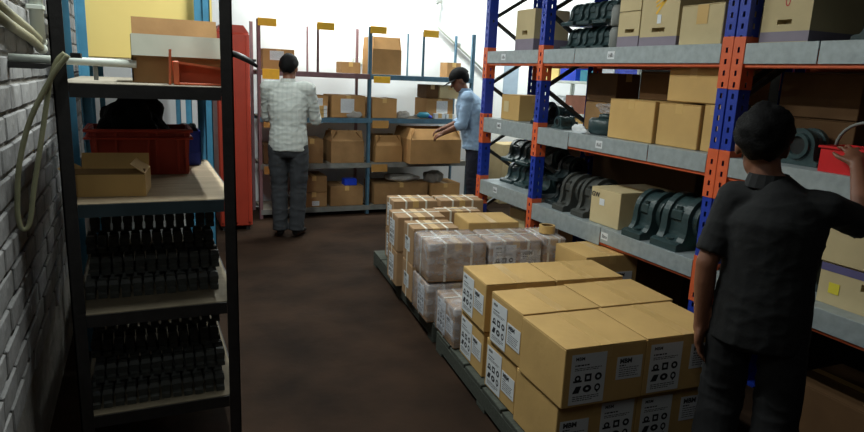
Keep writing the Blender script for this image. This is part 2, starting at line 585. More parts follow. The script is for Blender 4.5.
# ------------------------------------------------------------------ cartons
def carton(label, fl, w, d, h, rot=0.0, mat='carton', group=None, tape='y', tape_mat='tape', labels=(), straps=False, wrapped=False,
           hole=None, band=None, bandmat='tape_grey', open_top=False, name='carton', flap_lift=0.0, tag_paper=None):
    """fl: world (x,y,z) of the near-left bottom corner"""
    rz = R(rot)
    M = Matrix.Rotation(rz, 4, 'Z')
    c = Vector(fl) + M @ Vector((w / 2, d / 2, 0))
    t = thing(name, label, 'box', c, rz, group)
    x, y, T = w / 2, d / 2, 0.004
    mb = MB()
    hb = h - T
    if open_top:
        th = 0.006
        mb.box(-x, x, -y, y, 0, th)
        mb.box(-x, -x + th, -y, y, th, hb); mb.box(x - th, x, -y, y, th, hb)
        mb.box(-x + th, x - th, -y, -y + th, th, hb); mb.box(-x + th, x - th, y - th, y, th, hb)
    elif hole:
        # front wall (aisle side, -x) with a real hand hole: hole=(u, v, width, height) from centre / bottom
        hu, hv, hw, hh = hole
        a0, a1, z0, z1 = hu - hw / 2, hu + hw / 2, hv, hv + hh
        dp = 0.05
        for (p0, p1, q0, q1) in ((-y, y, 0, z0), (-y, y, z1, hb), (-y, a0, z0, z1), (a1, y, z0, z1)):
            mb.quad((-x, p0, q0), (-x, p1, q0), (-x, p1, q1), (-x, p0, q1))
        X2 = -x + dp
        mb.quad((X2, a0, z0), (X2, a1, z0), (X2, a1, z1), (X2, a0, z1))
        mb.quad((-x, a0, z0), (X2, a0, z0), (X2, a0, z1), (-x, a0, z1)); mb.quad((-x, a1, z0), (X2, a1, z0), (X2, a1, z1), (-x, a1, z1))
        mb.quad((-x, a0, z0), (-x, a1, z0), (X2, a1, z0), (X2, a0, z0)); mb.quad((-x, a0, z1), (-x, a1, z1), (X2, a1, z1), (X2, a0, z1))
        mb.quad((x, -y, 0), (x, y, 0), (x, y, hb), (x, -y, hb))
        mb.quad((-x, -y, 0), (x, -y, 0), (x, -y, hb), (-x, -y, hb)); mb.quad((-x, y, 0), (x, y, 0), (x, y, hb), (-x, y, hb))
        mb.quad((-x, -y, 0), (x, -y, 0), (x, y, 0), (-x, y, 0)); mb.quad((-x, -y, hb), (x, -y, hb), (x, y, hb), (-x, y, hb))
    else:
        mb.box(-x, x, -y, y, 0, hb, bev=0.004)
    mb.build('body', mat, t)
    if not open_top:
        g = 0.0015
        if tape == 'y':       # seam runs along y
            for s in (-1, 1):
                a, b = (-x, -g) if s < 0 else (g, x)
                MB().box(a, b, -y, y, hb, h, bev=0.0015).build('flap', mat, t)
            MB().box(-0.024, 0.024, -y, y, h, h + 0.0006).build('tape', tape_mat, t)
            MB().box(-0.024, 0.024, -y - 0.0006, -y, h - 0.05, h + 0.0006).build('tape', tape_mat, t)
        else:
            for s in (-1, 1):
                a, b = (-y, -g) if s < 0 else (g, y)
                MB().box(-x, x, a, b, hb, h, bev=0.0015).build('flap', mat, t)
            MB().box(-x, x, -0.024, 0.024, h, h + 0.0006).build('tape', tape_mat, t)
            MB().box(-x - 0.0006, -x, -0.024, 0.024, h - 0.05, h + 0.0006).build('tape', tape_mat, t)
    else:
        q = random.Random(int(abs(fl[0] * 997 + fl[1] * 131) * 100))
        # four flaps standing open at odd angles
        for (sx, sy, L, wd) in ((-1, 0, d, 0.45 * w), (1, 0, d, 0.45 * w), (0, -1, w, 0.45 * d), (0, 1, w, 0.45 * d)):
            ang = R(flap_lift + q.uniform(-9, 9))
            wd = min(wd, 0.13)
            dx, dz = math.sin(ang) * wd, math.cos(ang) * wd
            fb = MB()
            tn = 0.004
            if sx:
                a = (sx * x, hb); b = (sx * (x + dx), hb + dz)
                fb.prism([(a[0], a[1]), (b[0], b[1]), (b[0], b[1] + tn), (a[0], a[1] + tn)], 'y', -L / 2 + 0.01, L / 2 - 0.01)
            else:
                a = (sy * y, hb); b = (sy * (y + dx), hb + dz)
                fb.prism([(a[0], a[1]), (b[0], b[1]), (b[0], b[1] + tn), (a[0], a[1] + tn)], 'x', -L / 2 + 0.01, L / 2 - 0.01)
            fb.build('flap', mat, t)
    if band:      # coloured tape band along the foot of the box
        e = 0.0008
        MB().box(-x - e, x + e, -y - e, y + e, 0.002, band, bev=0).build('band', bandmat, t)
    for lb in labels:
        stick(t, lb[0], lb[1], w, d, lb[2], lb[3], lb[4] if len(lb) > 4 else 1.0)
    if tag_paper:
        face, u, v, pw, ph, pmat = tag_paper
        rz2 = FACE_ROT[face]
        hn = d / 2 if face[0] == 'y' else w / 2
        hu_ = w / 2 if face[0] == 'y' else d / 2
        p = Matrix.Rotation(rz2, 4, 'Z') @ Vector((-hu_ + u, -hn - 0.001, v))
        so = MB().box(0, pw, -0.001, 0, 0, ph).build('sticker', pmat, t, loc=p, rotz=rz2)
        if pmat == 'paper' and pw > 0.05:
            pb = MB()
            for k in range(max(2, int(ph / 0.014))):
                scribble(pb, 0.006, pw - 0.006, ph - 0.012 - k * 0.012, 0.003, k + int(pw * 1000))
            pb.build('print', 'ink_soft', so)
    if straps:
        e, sw = 0.0022, 0.007
        for px in (-0.22 * w, 0.24 * w):
            sm = MB()
            sm.box(px - sw, px + sw, -y - e, y + e, h, h + e)
            sm.box(px - sw, px + sw, -y - e, -y, 0.0, h); sm.box(px - sw, px + sw, y, y + e, 0.0, h)
            sm.build('strap', 'strap', t)
        for py in (0.06 * d,):
            sm = MB()
            sm.box(-x - e, x + e, py - sw, py + sw, h + e, h + 2 * e)
            sm.box(-x - e, -x, py - sw, py + sw, 0.0, h + e); sm.box(x, x + e, py - sw, py + sw, 0.0, h + e)
            sm.build('strap', 'strap', t)
    if wrapped:
        e = 0.007
        fm = MB().box(-x - e, x + e, -y - e, y + e, 0.001, h + e, bev=0.012).mesh('film', 'film', True)
        bm = bmesh.new(); bm.from_mesh(fm)
        bmesh.ops.subdivide_edges(bm, edges=bm.edges, cuts=3, use_grid_fill=True)
        for v in bm.verts:
            v.co += noise.noise_vector(v.co * 14 + Vector((fl[0], fl[1], fl[2])) * 9) * 0.004
        bm.to_mesh(fm); bm.free()
        link('film', fm, t)
    return t


# ------------------------------------------------------------------ pallets
def pallet(label, fl, w, L, rot):
    rz = R(rot)
    t = thing('pallet', label, 'pallet', fl, rz)
    nb = 6
    bw = (L - 0.02 * (nb - 1)) / nb
    # deck boards run across the width
    for i in range(nb):
        MB().box(0, w, i * (bw + 0.02), i * (bw + 0.02) + bw, 0.098, 0.12, bev=0.003).build('deck_board', 'pallet_wood', t)
    for i in range(3):
        x0 = i * (w - 0.09) / 2
        MB().box(x0, x0 + 0.09, 0, L, 0.022, 0.098, bev=0.003).build('stringer', 'pallet_wood', t)
    for i in range(3):
        y0 = i * (L - 0.1) / 2
        MB().box(0, w, y0, y0 + 0.1, 0, 0.022, bev=0.002).build('bottom_board', 'pallet_wood', t)
    return t


pallet('dark wooden pallet under the unwrapped yellow-brown cartons', (1.335, 1.75, 0), 0.84, 1.38, -6.5)
pallet('dark wooden pallet under the strapped and shrink-wrapped cartons', (1.515, 3.22, 0), 0.78, 1.62, -6.5)

# front pallet: 3 rows x 2 columns x 2 layers
ZL, ZU, BHT = 0.1225, 0.3635, 0.24
A_ = 'yellow-brown carton with bearing label, '
carton(A_ + 'upper layer, aisle side, end row away from back shelving', (1.363, 1.757, ZU), 0.357, 0.335, BHT, -4,
       labels=(('A', 'y-', 0.028, 0.012, 1.12), ('B', 'y-', 0.228, 0.09, 1.0)), group='upper cartons on the unwrapped pallet')
carton(A_ + 'upper layer, rack side, end row away from back shelving', (1.725, 1.735, ZU), 0.385, 0.335, BHT, -4,
       labels=(('A', 'y-', 0.02, 0.012, 1.12), ('B', 'y-', 0.215, 0.09, 1.15)), group='upper cartons on the unwrapped pallet')
carton(A_ + 'upper layer, aisle side, middle row', (1.400, 2.108, ZU), 0.375, 0.30, BHT, -4,
       labels=(('A', 'x-', 0.015, 0.012, 0.0 + 1.1), ('B', 'x-', 0.172, 0.06, 1.05)), group='upper cartons on the unwrapped pallet')
carton(A_ + 'upper layer, rack side, middle row', (1.781, 2.083, ZU), 0.385, 0.31, BHT, -4,
       labels=(('B', 'x+', 0.05, 0.05),), group='upper cartons on the unwrapped pallet')
carton(A_ + 'upper layer, aisle side, row beside wrapped cartons', (1.440, 2.495, ZU), 0.365, 0.31, BHT, -6.5,
       labels=(('A', 'x-', 0.012, 0.015, 1.1), ('B', 'x-', 0.17, 0.08, 1.05)), group='upper cartons on the unwrapped pallet')
carton(A_ + 'upper layer, rack side, row beside wrapped cartons', (1.808, 2.453, ZU), 0.375, 0.30, BHT, -6.5,
       labels=(('B', 'x+', 0.05, 0.05),), group='upper cartons on the unwrapped pallet')
carton(A_ + 'lower layer, aisle side, end row away from back shelving', (1.372, 1.785, ZL), 0.36, 0.335, BHT, -4,
       labels=(('B', 'y-', 0.014, 0.07, 1.1), ('A', 'y-', 0.195, 0.02, 1.12)), group='lower cartons on the unwrapped pallet')
carton(A_ + 'lower layer, rack side, end row away from back shelving', (1.738, 1.762, ZL), 0.385, 0.335, BHT, -4,
       labels=(('A', 'y-', 0.02, 0.016, 1.1), ('B', 'y-', 0.215, 0.085, 1.15)), group='lower cartons on the unwrapped pallet')
carton(A_ + 'lower layer, aisle side, middle row', (1.412, 2.145, ZL), 0.375, 0.30, BHT, -4,
       labels=(('A', 'x-', 0.015, 0.012, 1.1), ('B', 'x-', 0.172, 0.06, 1.05)), group='lower cartons on the unwrapped pallet')
carton(A_ + 'lower layer, rack side, middle row', (1.795, 2.12, ZL), 0.38, 0.30, BHT, -4,
       group='lower cartons on the unwrapped pallet')
carton(A_ + 'lower layer, aisle side, row beside wrapped cartons', (1.452, 2.51, ZL), 0.365, 0.31, BHT, -6.5,
       labels=(('A', 'x-', 0.012, 0.015, 1.1), ('B', 'x-', 0.17, 0.07, 1.05)), group='lower cartons on the unwrapped pallet')
carton(A_ + 'lower layer, rack side, row beside wrapped cartons', (1.822, 2.468, ZL), 0.37, 0.30, BHT, -6.5,
       group='lower cartons on the unwrapped pallet')
carton('single-height carton under clear film at end of unwrapped pallet', (1.466, 2.85, ZL), 0.345, 0.32, 0.225, -6.5, mat='carton_pink',
       labels=(('A', 'x-', 0.03, 0.015, 1.05), ('B', 'x-', 0.185, 0.06, 1.0)), wrapped=True, straps=True)
carton('carton under clear film beside the single-height wrapped one', (1.84, 2.812, ZL), 0.34, 0.3, 0.2, -6.5, mat='carton_pink', wrapped=True, straps=True)

# rear pallet
W_ = 'shrink-wrapped strapped carton, '
for lay, z in (('upper', ZU + 0.008), ('lower', ZL)):
    carton(W_ + lay + ' layer, aisle side, on strapped pallet', (1.478, 3.238, z), 0.352, 0.30, BHT - 0.008, -7, mat='carton_pink', straps=True, wrapped=True,
           labels=(('A', 'x-', 0.1, 0.02, 1.0),) if lay == 'lower' else ())
    carton(W_ + lay + ' layer with front label, middle of strapped pallet', (1.852, 3.19, z), 0.335, 0.30, BHT - 0.008, -7, mat='carton_pink', straps=True, wrapped=True,
           labels=(('A', 'y-', 0.02, 0.012, 1.1), ('B', 'y-', 0.20, 0.07, 1.15)))
carton('carton under clear film below the rack beam, upper layer', (2.205, 3.165, ZU + 0.008), 0.15, 0.28, BHT - 0.008, -7, mat='carton_pink', straps=True, wrapped=True)
carton('carton under clear film below the rack beam, lower layer', (2.205, 3.165, ZL), 0.15, 0.28, BHT - 0.008, -7, mat='carton_pink', wrapped=True)
P_ = 'pinkish carton with white straps, '
for lay, z in (('upper', ZU + 0.005), ('lower', ZL)):
    g = 'strapped cartons without film, %s layer' % lay
    carton(P_ + lay + ' layer, aisle side, next to wrapped cartons', (1.522, 3.585, z), 0.30, 0.24, BHT, -7, mat='carton_pink', straps=True, group=g,
           labels=(('B', 'x-', 0.05, 0.07, 1.0),))
    carton(P_ + lay + ' layer, aisle side, middle row', (1.545, 3.915, z), 0.335, 0.27, BHT, -7, mat='carton_pink', straps=True, group=g,
           labels=(('A', 'x-', 0.05, 0.02, 1.0),))
    carton(P_ + lay + ' layer, aisle side, row nearest back shelving', (1.715, 4.44, z), 0.345, 0.25, BHT, -7, mat='carton_pink', straps=True, group=g,
           labels=(('A', 'x-', 0.05, 0.02, 1.0),))
    carton(P_ + lay + ' layer, rack side, middle row', (1.90, 3.865 if lay == 'lower' else 4.03, z), 0.32, 0.26 if lay == 'lower' else 0.15, BHT, -7, mat='carton_pink', straps=True, group=g)
    carton(P_ + lay + ' layer, rack side, row nearest back shelving', (2.085, 4.395, z), 0.355, 0.24, BHT, -7, mat='carton_pink', straps=True, group=g)
carton('plain unstrapped brown carton with front label among strapped ones', (1.945, 3.655, ZU + 0.005), 0.36, 0.32, BHT, -9,
       tag_paper=('y-', 0.02, 0.07, 0.14, 0.11, 'paper'))
carton('plain carton beneath the unstrapped brown one', (1.87, 3.54, ZL), 0.36, 0.25, BHT, -7, mat='carton_pink')
# cartons on the floor below the rack
carton('large brown carton standing below the lowest rack beam', (2.262, 2.81, 0.32), 0.36, 0.325, 0.262, -3,
       labels=(('B', 'y-', 0.03, 0.09, 1.05), ('B', 'y-', 0.20, 0.06, 1.1)))
carton('carton on the floor beneath the large brown one', (2.34, 2.845, 0.0), 0.32, 0.28, 0.318, -3)
carton('small pale carton under the short rack bay', (2.62, 4.02, 0.31), 0.26, 0.22, 0.26, 0, mat='carton_pale', hole=(0.0, 0.15, 0.05, 0.022),
       tag_paper=('x-', 0.10, 0.08, 0.05, 0.04, 'paper'))
carton('carton on the floor beneath the small pale one', (2.62, 4.02, 0.0), 0.3, 0.24, 0.308, 0)
carton('worn flat carton on the floor below the near rack', (2.72, 1.42, 0.0), 0.4, 0.42, 0.24, 0, mat='carton_dark')
carton('lower dark carton added as a screen behind the long rack bay', (3.06, 2.85, 0.0), 0.5, 1.35, 0.58, 0, mat='carton_dark')  # added dark stack, blocks the bright bay so the lowest deck's back stays dark
carton('upper dark carton added as a screen behind the long rack bay', (3.06, 2.85, 0.581), 0.5, 1.35, 0.56, 0, mat='carton_dark')

tr = thing('tape_roll', 'roll of brown packing tape on wrapped carton', 'tape roll', (2.30, 3.27, 0.616))
mb = MB()
for k in range(20):
    a, b = 2 * math.pi * k / 20, 2 * math.pi * (k + 1) / 20
    for (r0, r1, z0, z1) in ((0.05, 0.05, 0, 0.048), (0.036, 0.036, 0, 0.048), (0.036, 0.05, 0.048, 0.048), (0.036, 0.05, 0, 0)):
        mb.quad((r0 * math.cos(a), r0 * math.sin(a), z0), (r0 * math.cos(b), r0 * math.sin(b), z0),
                (r1 * math.cos(b), r1 * math.sin(b), z1), (r1 * math.cos(a), r1 * math.sin(a), z1))
mb.build('tape_coil', 'tape', tr)
mb = MB()
mb.tube([(0, 0, 0.001), (0, 0, 0.047)], 0.0355, 20, cap=False).build('core', 'carton_inside', tr)

# ------------------------------------------------------------------ pallet racks (blue / orange)
XR, XRB = 2.5, 3.0
DECKS_LONG, DECKS_SHORT, DECKS_NEAR = (1.755, 1.235, 0.70), (1.755, 1.245, 0.745), (1.752, 1.235, 0.685)
PW, PD = 0.056, 0.075


def perforated_sheet(mb, origin, uax, width, z0, z1, holes, hw):
    """vertical sheet starting at origin, u axis horizontal; holes: list of (zc, hh)"""
    o, u = Vector(origin), Vector(uax)
    P = lambda a, z: tuple(o + u * a + Vector((0, 0, z)))
    a0, a1 = width / 2 - hw / 2, width / 2 + hw / 2
    mb.quad(P(0, z0), P(a0, z0), P(a0, z1), P(0, z1))
    mb.quad(P(a1, z0), P(width, z0), P(width, z1), P(a1, z1))
    z = z0
    for zc, hh in holes:
        if zc - hh / 2 > z0 and zc + hh / 2 < z1:
            mb.quad(P(a0, z), P(a1, z), P(a1, zc - hh / 2), P(a0, zc - hh / 2))
            z = zc + hh / 2
    mb.quad(P(a0, z), P(a1, z), P(a1, z1), P(a0, z1))


HOLES = [(0.06 + 0.052 * k, 0.024) for k in range(52)]


def post_mesh(z0, z1, off, mat, front):
    """C section, open at its back; front post opens toward +x"""
    mb = MB()
    s = 1 if front else -1
    w = PW + 2 * off
    perforated_sheet(mb, (-s * off, -w / 2, 0), (0, 1, 0), w, z0, z1, HOLES, 0.013)
    for sg in (-1, 1):
        perforated_sheet(mb, (-s * off, sg * w / 2, 0), (s, 0, 0), PD + off, z0, z1, HOLES, 0.013)
    return mb.mesh('rack_post' if off == 0 else 'beam_connector', mat)


POST_F, POST_B = post_mesh(0.006, 2.6, 0, 'rack_blue', True), post_mesh(0.006, 2.6, 0, 'rack_blue', False)
ALLZ = set(DECKS_LONG + DECKS_SHORT + DECKS_NEAR)
CONN = {z: post_mesh(z - 0.205, z + 0.03, 0.0025, 'rack_orange', True) for z in ALLZ}
CONN_B = {z: post_mesh(z - 0.205, z + 0.03, 0.0025, 'rack_orange', False) for z in ALLZ}


def solid(o, th=0.002):
    m = o.modifiers.new('thick', 'SOLIDIFY')
    m.thickness = th
    m.offset = 0
    return o


def rack(label, frames, bays, conn):
    """frames: y of each upright frame; bays: list of (y0,y1,[seams])"""
    t = thing('pallet_rack', label, 'rack', (XR, frames[0], 0))
    b = frames[0]
    for fi, fy in enumerate(frames):
        y = fy - b
        for (x, me) in ((0, POST_F), (XRB - XR, POST_B)):
            p = solid(link('rack_post', me, t, (x, y, 0)))
            MB().box(-0.02 if x == 0 else -0.1, 0.1 if x == 0 else 0.02, -0.04, 0.04, 0, 0.005).build('foot_plate', 'rack_blue', p)
        for z in conn[fi]:
            solid(link('beam_connector', CONN[z], t, (0, y, 0)))
            solid(link('beam_connector', CONN_B[z], t, (XRB - XR, y, 0)))
        # zig-zag braces
        x0, x1 = PD * 0.6, XRB - XR - PD * 0.6
        zs = [0.25 * q for q in range(1, 11)]
        for k in range(len(zs) - 1):
            a, c = ((x1, zs[k]), (x0, zs[k + 1])) if k % 2 == 0 else ((x0, zs[k]), (x1, zs[k + 1]))
            d = Vector((c[0] - a[0], c[1] - a[1])).normalized()
            n = Vector((-d.y, d.x)) * 0.012
            MB().prism([(a[0] + n.x, a[1] + n.y), (c[0] + n.x, c[1] + n.y), (c[0] - n.x, c[1] - n.y), (a[0] - n.x, a[1] - n.y)], 'y', y - 0.012, y + 0.012).build('brace', 'brace', t)
    for (y0, y1, decks, seamsets) in bays:
        for zi, z in enumerate(decks):
            seams = seamsets[zi]
            # orange step beams, front and rear
            MB().box(0.008, 0.05, y0 - b, y1 - b, z - 0.108, z - 0.03, bev=0.004).build('beam', 'rack_orange', t)
            MB().box(XRB - XR - 0.05, XRB - XR - 0.008, y0 - b, y1 - b, z - 0.108, z - 0.03, bev=0.004).build('beam', 'rack_orange', t)
            edges = [y0] + list(seams) + [y1]
            for i in range(len(edges) - 1):
                a, c = edges[i] - b + 0.003, edges[i + 1] - b - 0.003
                mb = MB()
                mb.box(0.0, XRB - XR, a, c, z - 0.004, z)                    # deck
                lip = 0.112 if (zi > 0 and (edges[i] > 2.9 or y1 - y0 < 1.0)) else 0.09
                mb.box(-0.003, 0.0, a, c, z - lip, z, bev=0.001)           # folded front lip
                mb.box(XRB - XR, XRB - XR + 0.003, a, c, z - 0.088, z)
                mb.box(0.0, XRB - XR, a, a + 0.002, z - 0.03, z - 0.004)
                mb.box(0.0, XRB - XR, c - 0.002, c, z - 0.03, z - 0.004)
                dk = mb.build('deck_panel', 'galvanised', t)
            for ty, on in ((y0 + (y1 - y0) * (0.53, 0.55, 0.46)[zi], 1.0 < y1 - y0 < 1.55), (y0 + (y1 - y0) * 0.65, y1 - y0 < 1.0)):
                if on:
                    pt = MB().box(-0.0045, -0.0035, -0.03, 0.03, -0.022, 0.022).build('number_tag', 'paper', t, loc=(0, ty - b, z - 0.045))
                    mb = MB()
                    q = random.Random(int(z * 100 + ty * 10))
                    for k in range(5):
                        u = -0.022 + k * 0.009
                        mb.box(-0.0052, -0.0046, u, u + q.uniform(0.003, 0.006), -0.012, q.uniform(0.0, 0.013))
                    mb.build('print', 'ink', pt)
    return t


rack('blue and orange pallet rack with a long and a short bay', [2.243, 3.79, 4.57],
     [(2.275, 3.758, DECKS_LONG, ((3.41,), (2.68, 3.40), (3.0,))), (3.822, 4.538, DECKS_SHORT, ((), (), ()))], (DECKS_LONG, DECKS_LONG, DECKS_SHORT))
rack('blue and orange pallet rack the dark-clad worker reaches into', [0.55, 2.177],
     [(0.582, 2.145, DECKS_NEAR, ((1.79,), (1.4,), (1.3,)))], (DECKS_NEAR, DECKS_NEAR))


# ------------------------------------------------------------------ bearing housings
def bearing_meshes(L, H, T, tag_):
    """plummer block: base along x (length L), height H, thickness T along y; split cap, bosses, bore on both faces"""
    k = H / 0.26
    r = H * 0.47
    cz = H - r
    bh = H * 0.16
    base = MB()
    n = 10
    pts = [(-L / 2, 0), (L / 2, 0), (L / 2, bh * 0.75), (L / 2 - 0.02 * k, bh)]
    # concave sweep from foot to body, then the split line
    for i in range(6):
        a = i / 5
        pts.append((r * 1.02 + (L / 2 - r * 1.15) * (1 - a) ** 3.5 * 0.5, bh + (cz - bh) * a))
    pts += [(-x, z) for x, z in reversed(pts[2:])]
    core = [(x * 0.80 if z > bh * 1.01 else x, z) for x, z in pts]
    base.prism(core, 'y', -T * 0.27, T * 0.27)
    for sg in (-1, 1):
        base.prism(pts, 'y', sg * T * 0.26, sg * T / 2)
        base.tube([(sg * (L / 2 - 0.045 * k), 0, bh * 0.7), (sg * (L / 2 - 0.045 * k), 0, bh * 1.25)], 0.022 * k, 10)
    cap = MB()
    arc = lambda q: [(r * 1.02 * q * math.cos(math.pi * i / 18), cz + r * q * math.sin(math.pi * i / 18)) for i in range(19)]
    cap.prism(arc(0.87), 'y', -T * 0.27, T * 0.27)
    for sg in (-1, 1):
        cap.prism(arc(1.0), 'y', sg * T * 0.26, sg * T * 0.485)
        cap.box(sg * r * 0.80 - 0.018 * k, sg * r * 0.80 + 0.018 * k, -T * 0.2, T * 0.2, cz - 0.002, cz + 0.05 * k, bev=0.006 * k)
    rings_ = []
    for s in (-1, 1):
        ring = MB(); rings_.append(ring)
        y0, y1 = s * T / 2 * 0.95, s * (T / 2 + 0.022 * k)
        for i in range(24):
            a, b = 2 * math.pi * i / 24, 2 * math.pi * (i + 1) / 24
            for (ra, rb, ya, yb) in ((r * 0.8, r * 0.76, y0, y1), (r * 0.76, r * 0.55, y1, y1), (r * 0.55, r * 0.52, y1, y0)):
                ring.quad((ra * math.cos(a), ya, cz + ra * math.sin(a)), (ra * math.cos(b), ya, cz + ra * math.sin(b)),
                          (rb * math.cos(b), yb, cz + rb * math.sin(b)), (rb * math.cos(a), yb, cz + rb * math.sin(a)))
    bore = MB()
    bore.tube([(0, -T / 2 * 1.01, cz), (0, T / 2 * 1.01, cz)], r * 0.53, 20)
    bolt = MB()
    bolt.tube([(0, 0, 0), (0, 0, 0.018 * k)], 0.015 * k, 6)
    return dict(base=base, cap=cap, bore_ring=rings_[0], bore_ring_b=rings_[1], bore=bore, bolt=bolt, cz=cz, r=r, k=k, L=L, T=T)


BM_CACHE = {}


def bearing(label, loc, rotz=0.0, L=0.36, H=0.25, T=0.13, mat='cast_iron', group=None, rot=None, cat='bearing housing'):
    key = (L, H, T, mat)
    if key not in BM_CACHE:
        d = bearing_meshes(L, H, T, '')
        BM_CACHE[key] = (d, {n: d[n].mesh(n, 'bore' if n == 'bore' else mat) for n in ('base', 'cap', 'bore_ring', 'bore_ring_b', 'bore', 'bolt')})
    d, me = BM_CACHE[key]
    t = thing('bearing_housing', label, cat, loc, rotz, group)
    if rot:
        t.rotation_euler = rot
    link('base', me['base'], t); link('cap', me['cap'], t); link('bore_ring', me['bore_ring'], t); link('bore_ring', me['bore_ring_b'], t); link('bore', me['bore'], t)
    for s in (-1, 1):
        link('bolt', me['bolt'], t, (s * d['r'] * 0.80, 0, d['cz'] + 0.05 * d['k'] - 0.002))
    return t


D1, D2, D3 = (z + 0.001 for z in DECKS_LONG)
D2S, D3S = (z + 0.001 for z in DECKS_SHORT[1:])
# lowest deck
BEFORE = set(COL.objects)
bearing('large dark teal bearing housing next to open deck on lowest shelf', (2.715, 2.475, D3), 0, 0.40, 0.285, 0.19, 'cast_iron_teal')
bearing('large dark teal bearing housing between its twin and the pale carton', (2.70, 2.71, D3), 0, 0.40, 0.265, 0.15, 'cast_iron_teal')
carton('pale brown carton with dark lettering on lowest rack shelf', (2.545, 2.87, D3), 0.42, 0.27, 0.222, 0, mat='carton_pale',
       tag_paper=('x-', 0.085, 0.12, 0.045, 0.04, 'paper'))
car = bpy.data.objects[-1] if False else None
for o in list(COL.objects):
    if o.get('label', '').startswith('pale brown carton with dark lettering'):
        car = o
mb = MB()
put_text(mb, 'GW', 0.042, 0, 0, bold=0.001)
mb.build('lettering', 'ink', car, loc=(-0.2115, 0.128, 0.165), rotz=-math.pi / 2)
bearing('dusty grey bearing housing beside the lettered carton', (2.72, 3.265, D3), R(0), 0.36, 0.25, 0.13, 'cast_iron_dusty')
bearing('dusty grey bearing housing second from the lettered carton', (2.71, 3.46, D3), R(-2), 0.36, 0.25, 0.13, 'cast_iron_dusty')
for k in range(3):
    for lv in range(2):
        bearing(('lower', 'upper')[lv] + ' dark teal bearing housing in short bay stack, ' + ('beside the middle upright', 'centre column', 'beside the end upright')[k], (2.77, 3.885 + k * 0.215, D3S + lv * 0.172), 0, 0.30, 0.165, 0.17, 'cast_iron_teal',
                group='housings stacked in the short bay')
for k in range(2):
    bearing(('lower', 'upper')[k] + ' of two dark housings against the middle upright, lowest shelf', (2.77, 3.655, D3 + k * 0.172), 0, 0.34, 0.165, 0.13, 'cast_iron')
t = thing('green_machine_casting', 'green painted casting behind the large bearing housings', 'casting', (2.74, 2.315, D3))
MB().box(-0.1, 0.1, -0.045, 0.045, 0, 0.03, bev=0.006).build('foot', 'machine_green', t)
MB().tube([(0, 0, 0.03), (0, 0, 0.09), (0, 0, 0.17), (0, 0, 0.19)], [0.04, 0.036, 0.045, 0.03], 14).build('column', 'machine_green', t)
MB().box(-0.07, 0.07, -0.04, 0.04, 0.19, 0.23, bev=0.008).build('head', 'machine_green', t)

# middle deck
carton('yellowish carton on middle shelf, flush with carton that carries another', (2.545, 2.678, D2), 0.40, 0.37, 0.228, 0, tape='x')
carton('yellowish carton on middle shelf, supporting another on its top', (2.56, 2.375, D2), 0.40, 0.288, 0.225, 0, tape='x')
carton('narrow carton squeezed against the double upright on middle shelf', (2.575, 2.245, D2), 0.38, 0.12, 0.232, 0, tape='x')
carton('yellowish carton stacked on top of the middle shelf pair', (2.575, 2.30, D2 + 0.236), 0.36, 0.33, 0.172, 0, mat='carton', tape='x')
carton('lower dark brown carton at the back of the middle shelf', (2.79, 3.31, D2), 0.19, 0.29, 0.19, 0, mat='carton_old')
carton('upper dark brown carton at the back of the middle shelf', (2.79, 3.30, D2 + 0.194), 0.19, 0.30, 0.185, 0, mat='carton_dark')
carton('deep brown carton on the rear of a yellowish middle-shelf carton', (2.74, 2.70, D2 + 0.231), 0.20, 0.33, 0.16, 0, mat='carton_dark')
carton('small tan carton in short bay, middle shelf', (2.57, 4.10, D2S), 0.26, 0.26, 0.19, 0, mat='carton', tag_paper=('x-', 0.04, 0.06, 0.07, 0.08, 'carton_pale'))
bearing('small dark housing beside tan carton, middle shelf', (2.66, 3.88, D2S), R(20), 0.22, 0.16, 0.1, 'cast_iron')
bearing('dark green housing at the back, middle shelf of short bay', (2.87, 3.96, D2S), R(80), 0.26, 0.13, 0.12, 'cast_iron_teal')
bearing('low dark green housing between brace and wheel hub', (2.63, 3.60, D2), R(90), 0.14, 0.085, 0.12, 'cast_iron_teal')
t = thing('wheel_hub', 'dark teal round hub lying flat on middle shelf', 'hub', (2.66, 3.19, D2))
MB().tube([(0, 0, 0), (0, 0, 0.015), (0, 0, 0.085), (0, 0, 0.1)], [0.10, 0.118, 0.118, 0.105], 28).build('rim', 'cast_iron_teal', t, True)
MB().tube([(0, 0, 0.1), (0, 0, 0.125), (0, 0, 0.13)], [0.06, 0.056, 0.03], 20).build('boss', 'cast_iron_teal', t, True)


def crumple(name, label, cat, loc, rx, ry, rz, mat, amp=0.35, fr=9.0, seed=0, seg=26, rings=16, parts=None):
    mb = MB().ellipsoid((0, 0, 0), rx, ry, rz, seg=seg, rings=rings)
    me = mb.mesh(name, mat, False)
    zmin = -rz * 0.72
    for v in me.vertices:
        p = v.co.copy()
        nz = noise.noise(p * fr + Vector((seed, 0, 0))) + 0.5 * noise.noise(p * fr * 2.3 + Vector((0, seed, 0)))
        p = p * (1 + amp * nz)
        p.z = max(p.z, zmin)
        p.z -= zmin
        v.co = p
    bm = bmesh.new(); bm.from_mesh(me)
    bmesh.ops.remove_doubles(bm, verts=bm.verts, dist=1e-5)
    bm.to_mesh(me); bm.free()
    o = link(name, me, None, loc)
    return tag(o, label, cat)


crumple('plastic_bag', 'crumpled clear plastic bag resting on the round hub', 'plastic bag', (2.66, 3.19, D2 + 0.131), 0.08, 0.08, 0.035, 'film', 0.5, 22, 3)
crumple('plastic_bag', 'greyish crumpled plastic beside the round hub at the deck edge', 'plastic bag', (2.523, 3.3, D2), 0.015, 0.07, 0.03, 'paper', 0.5, 22, 5)

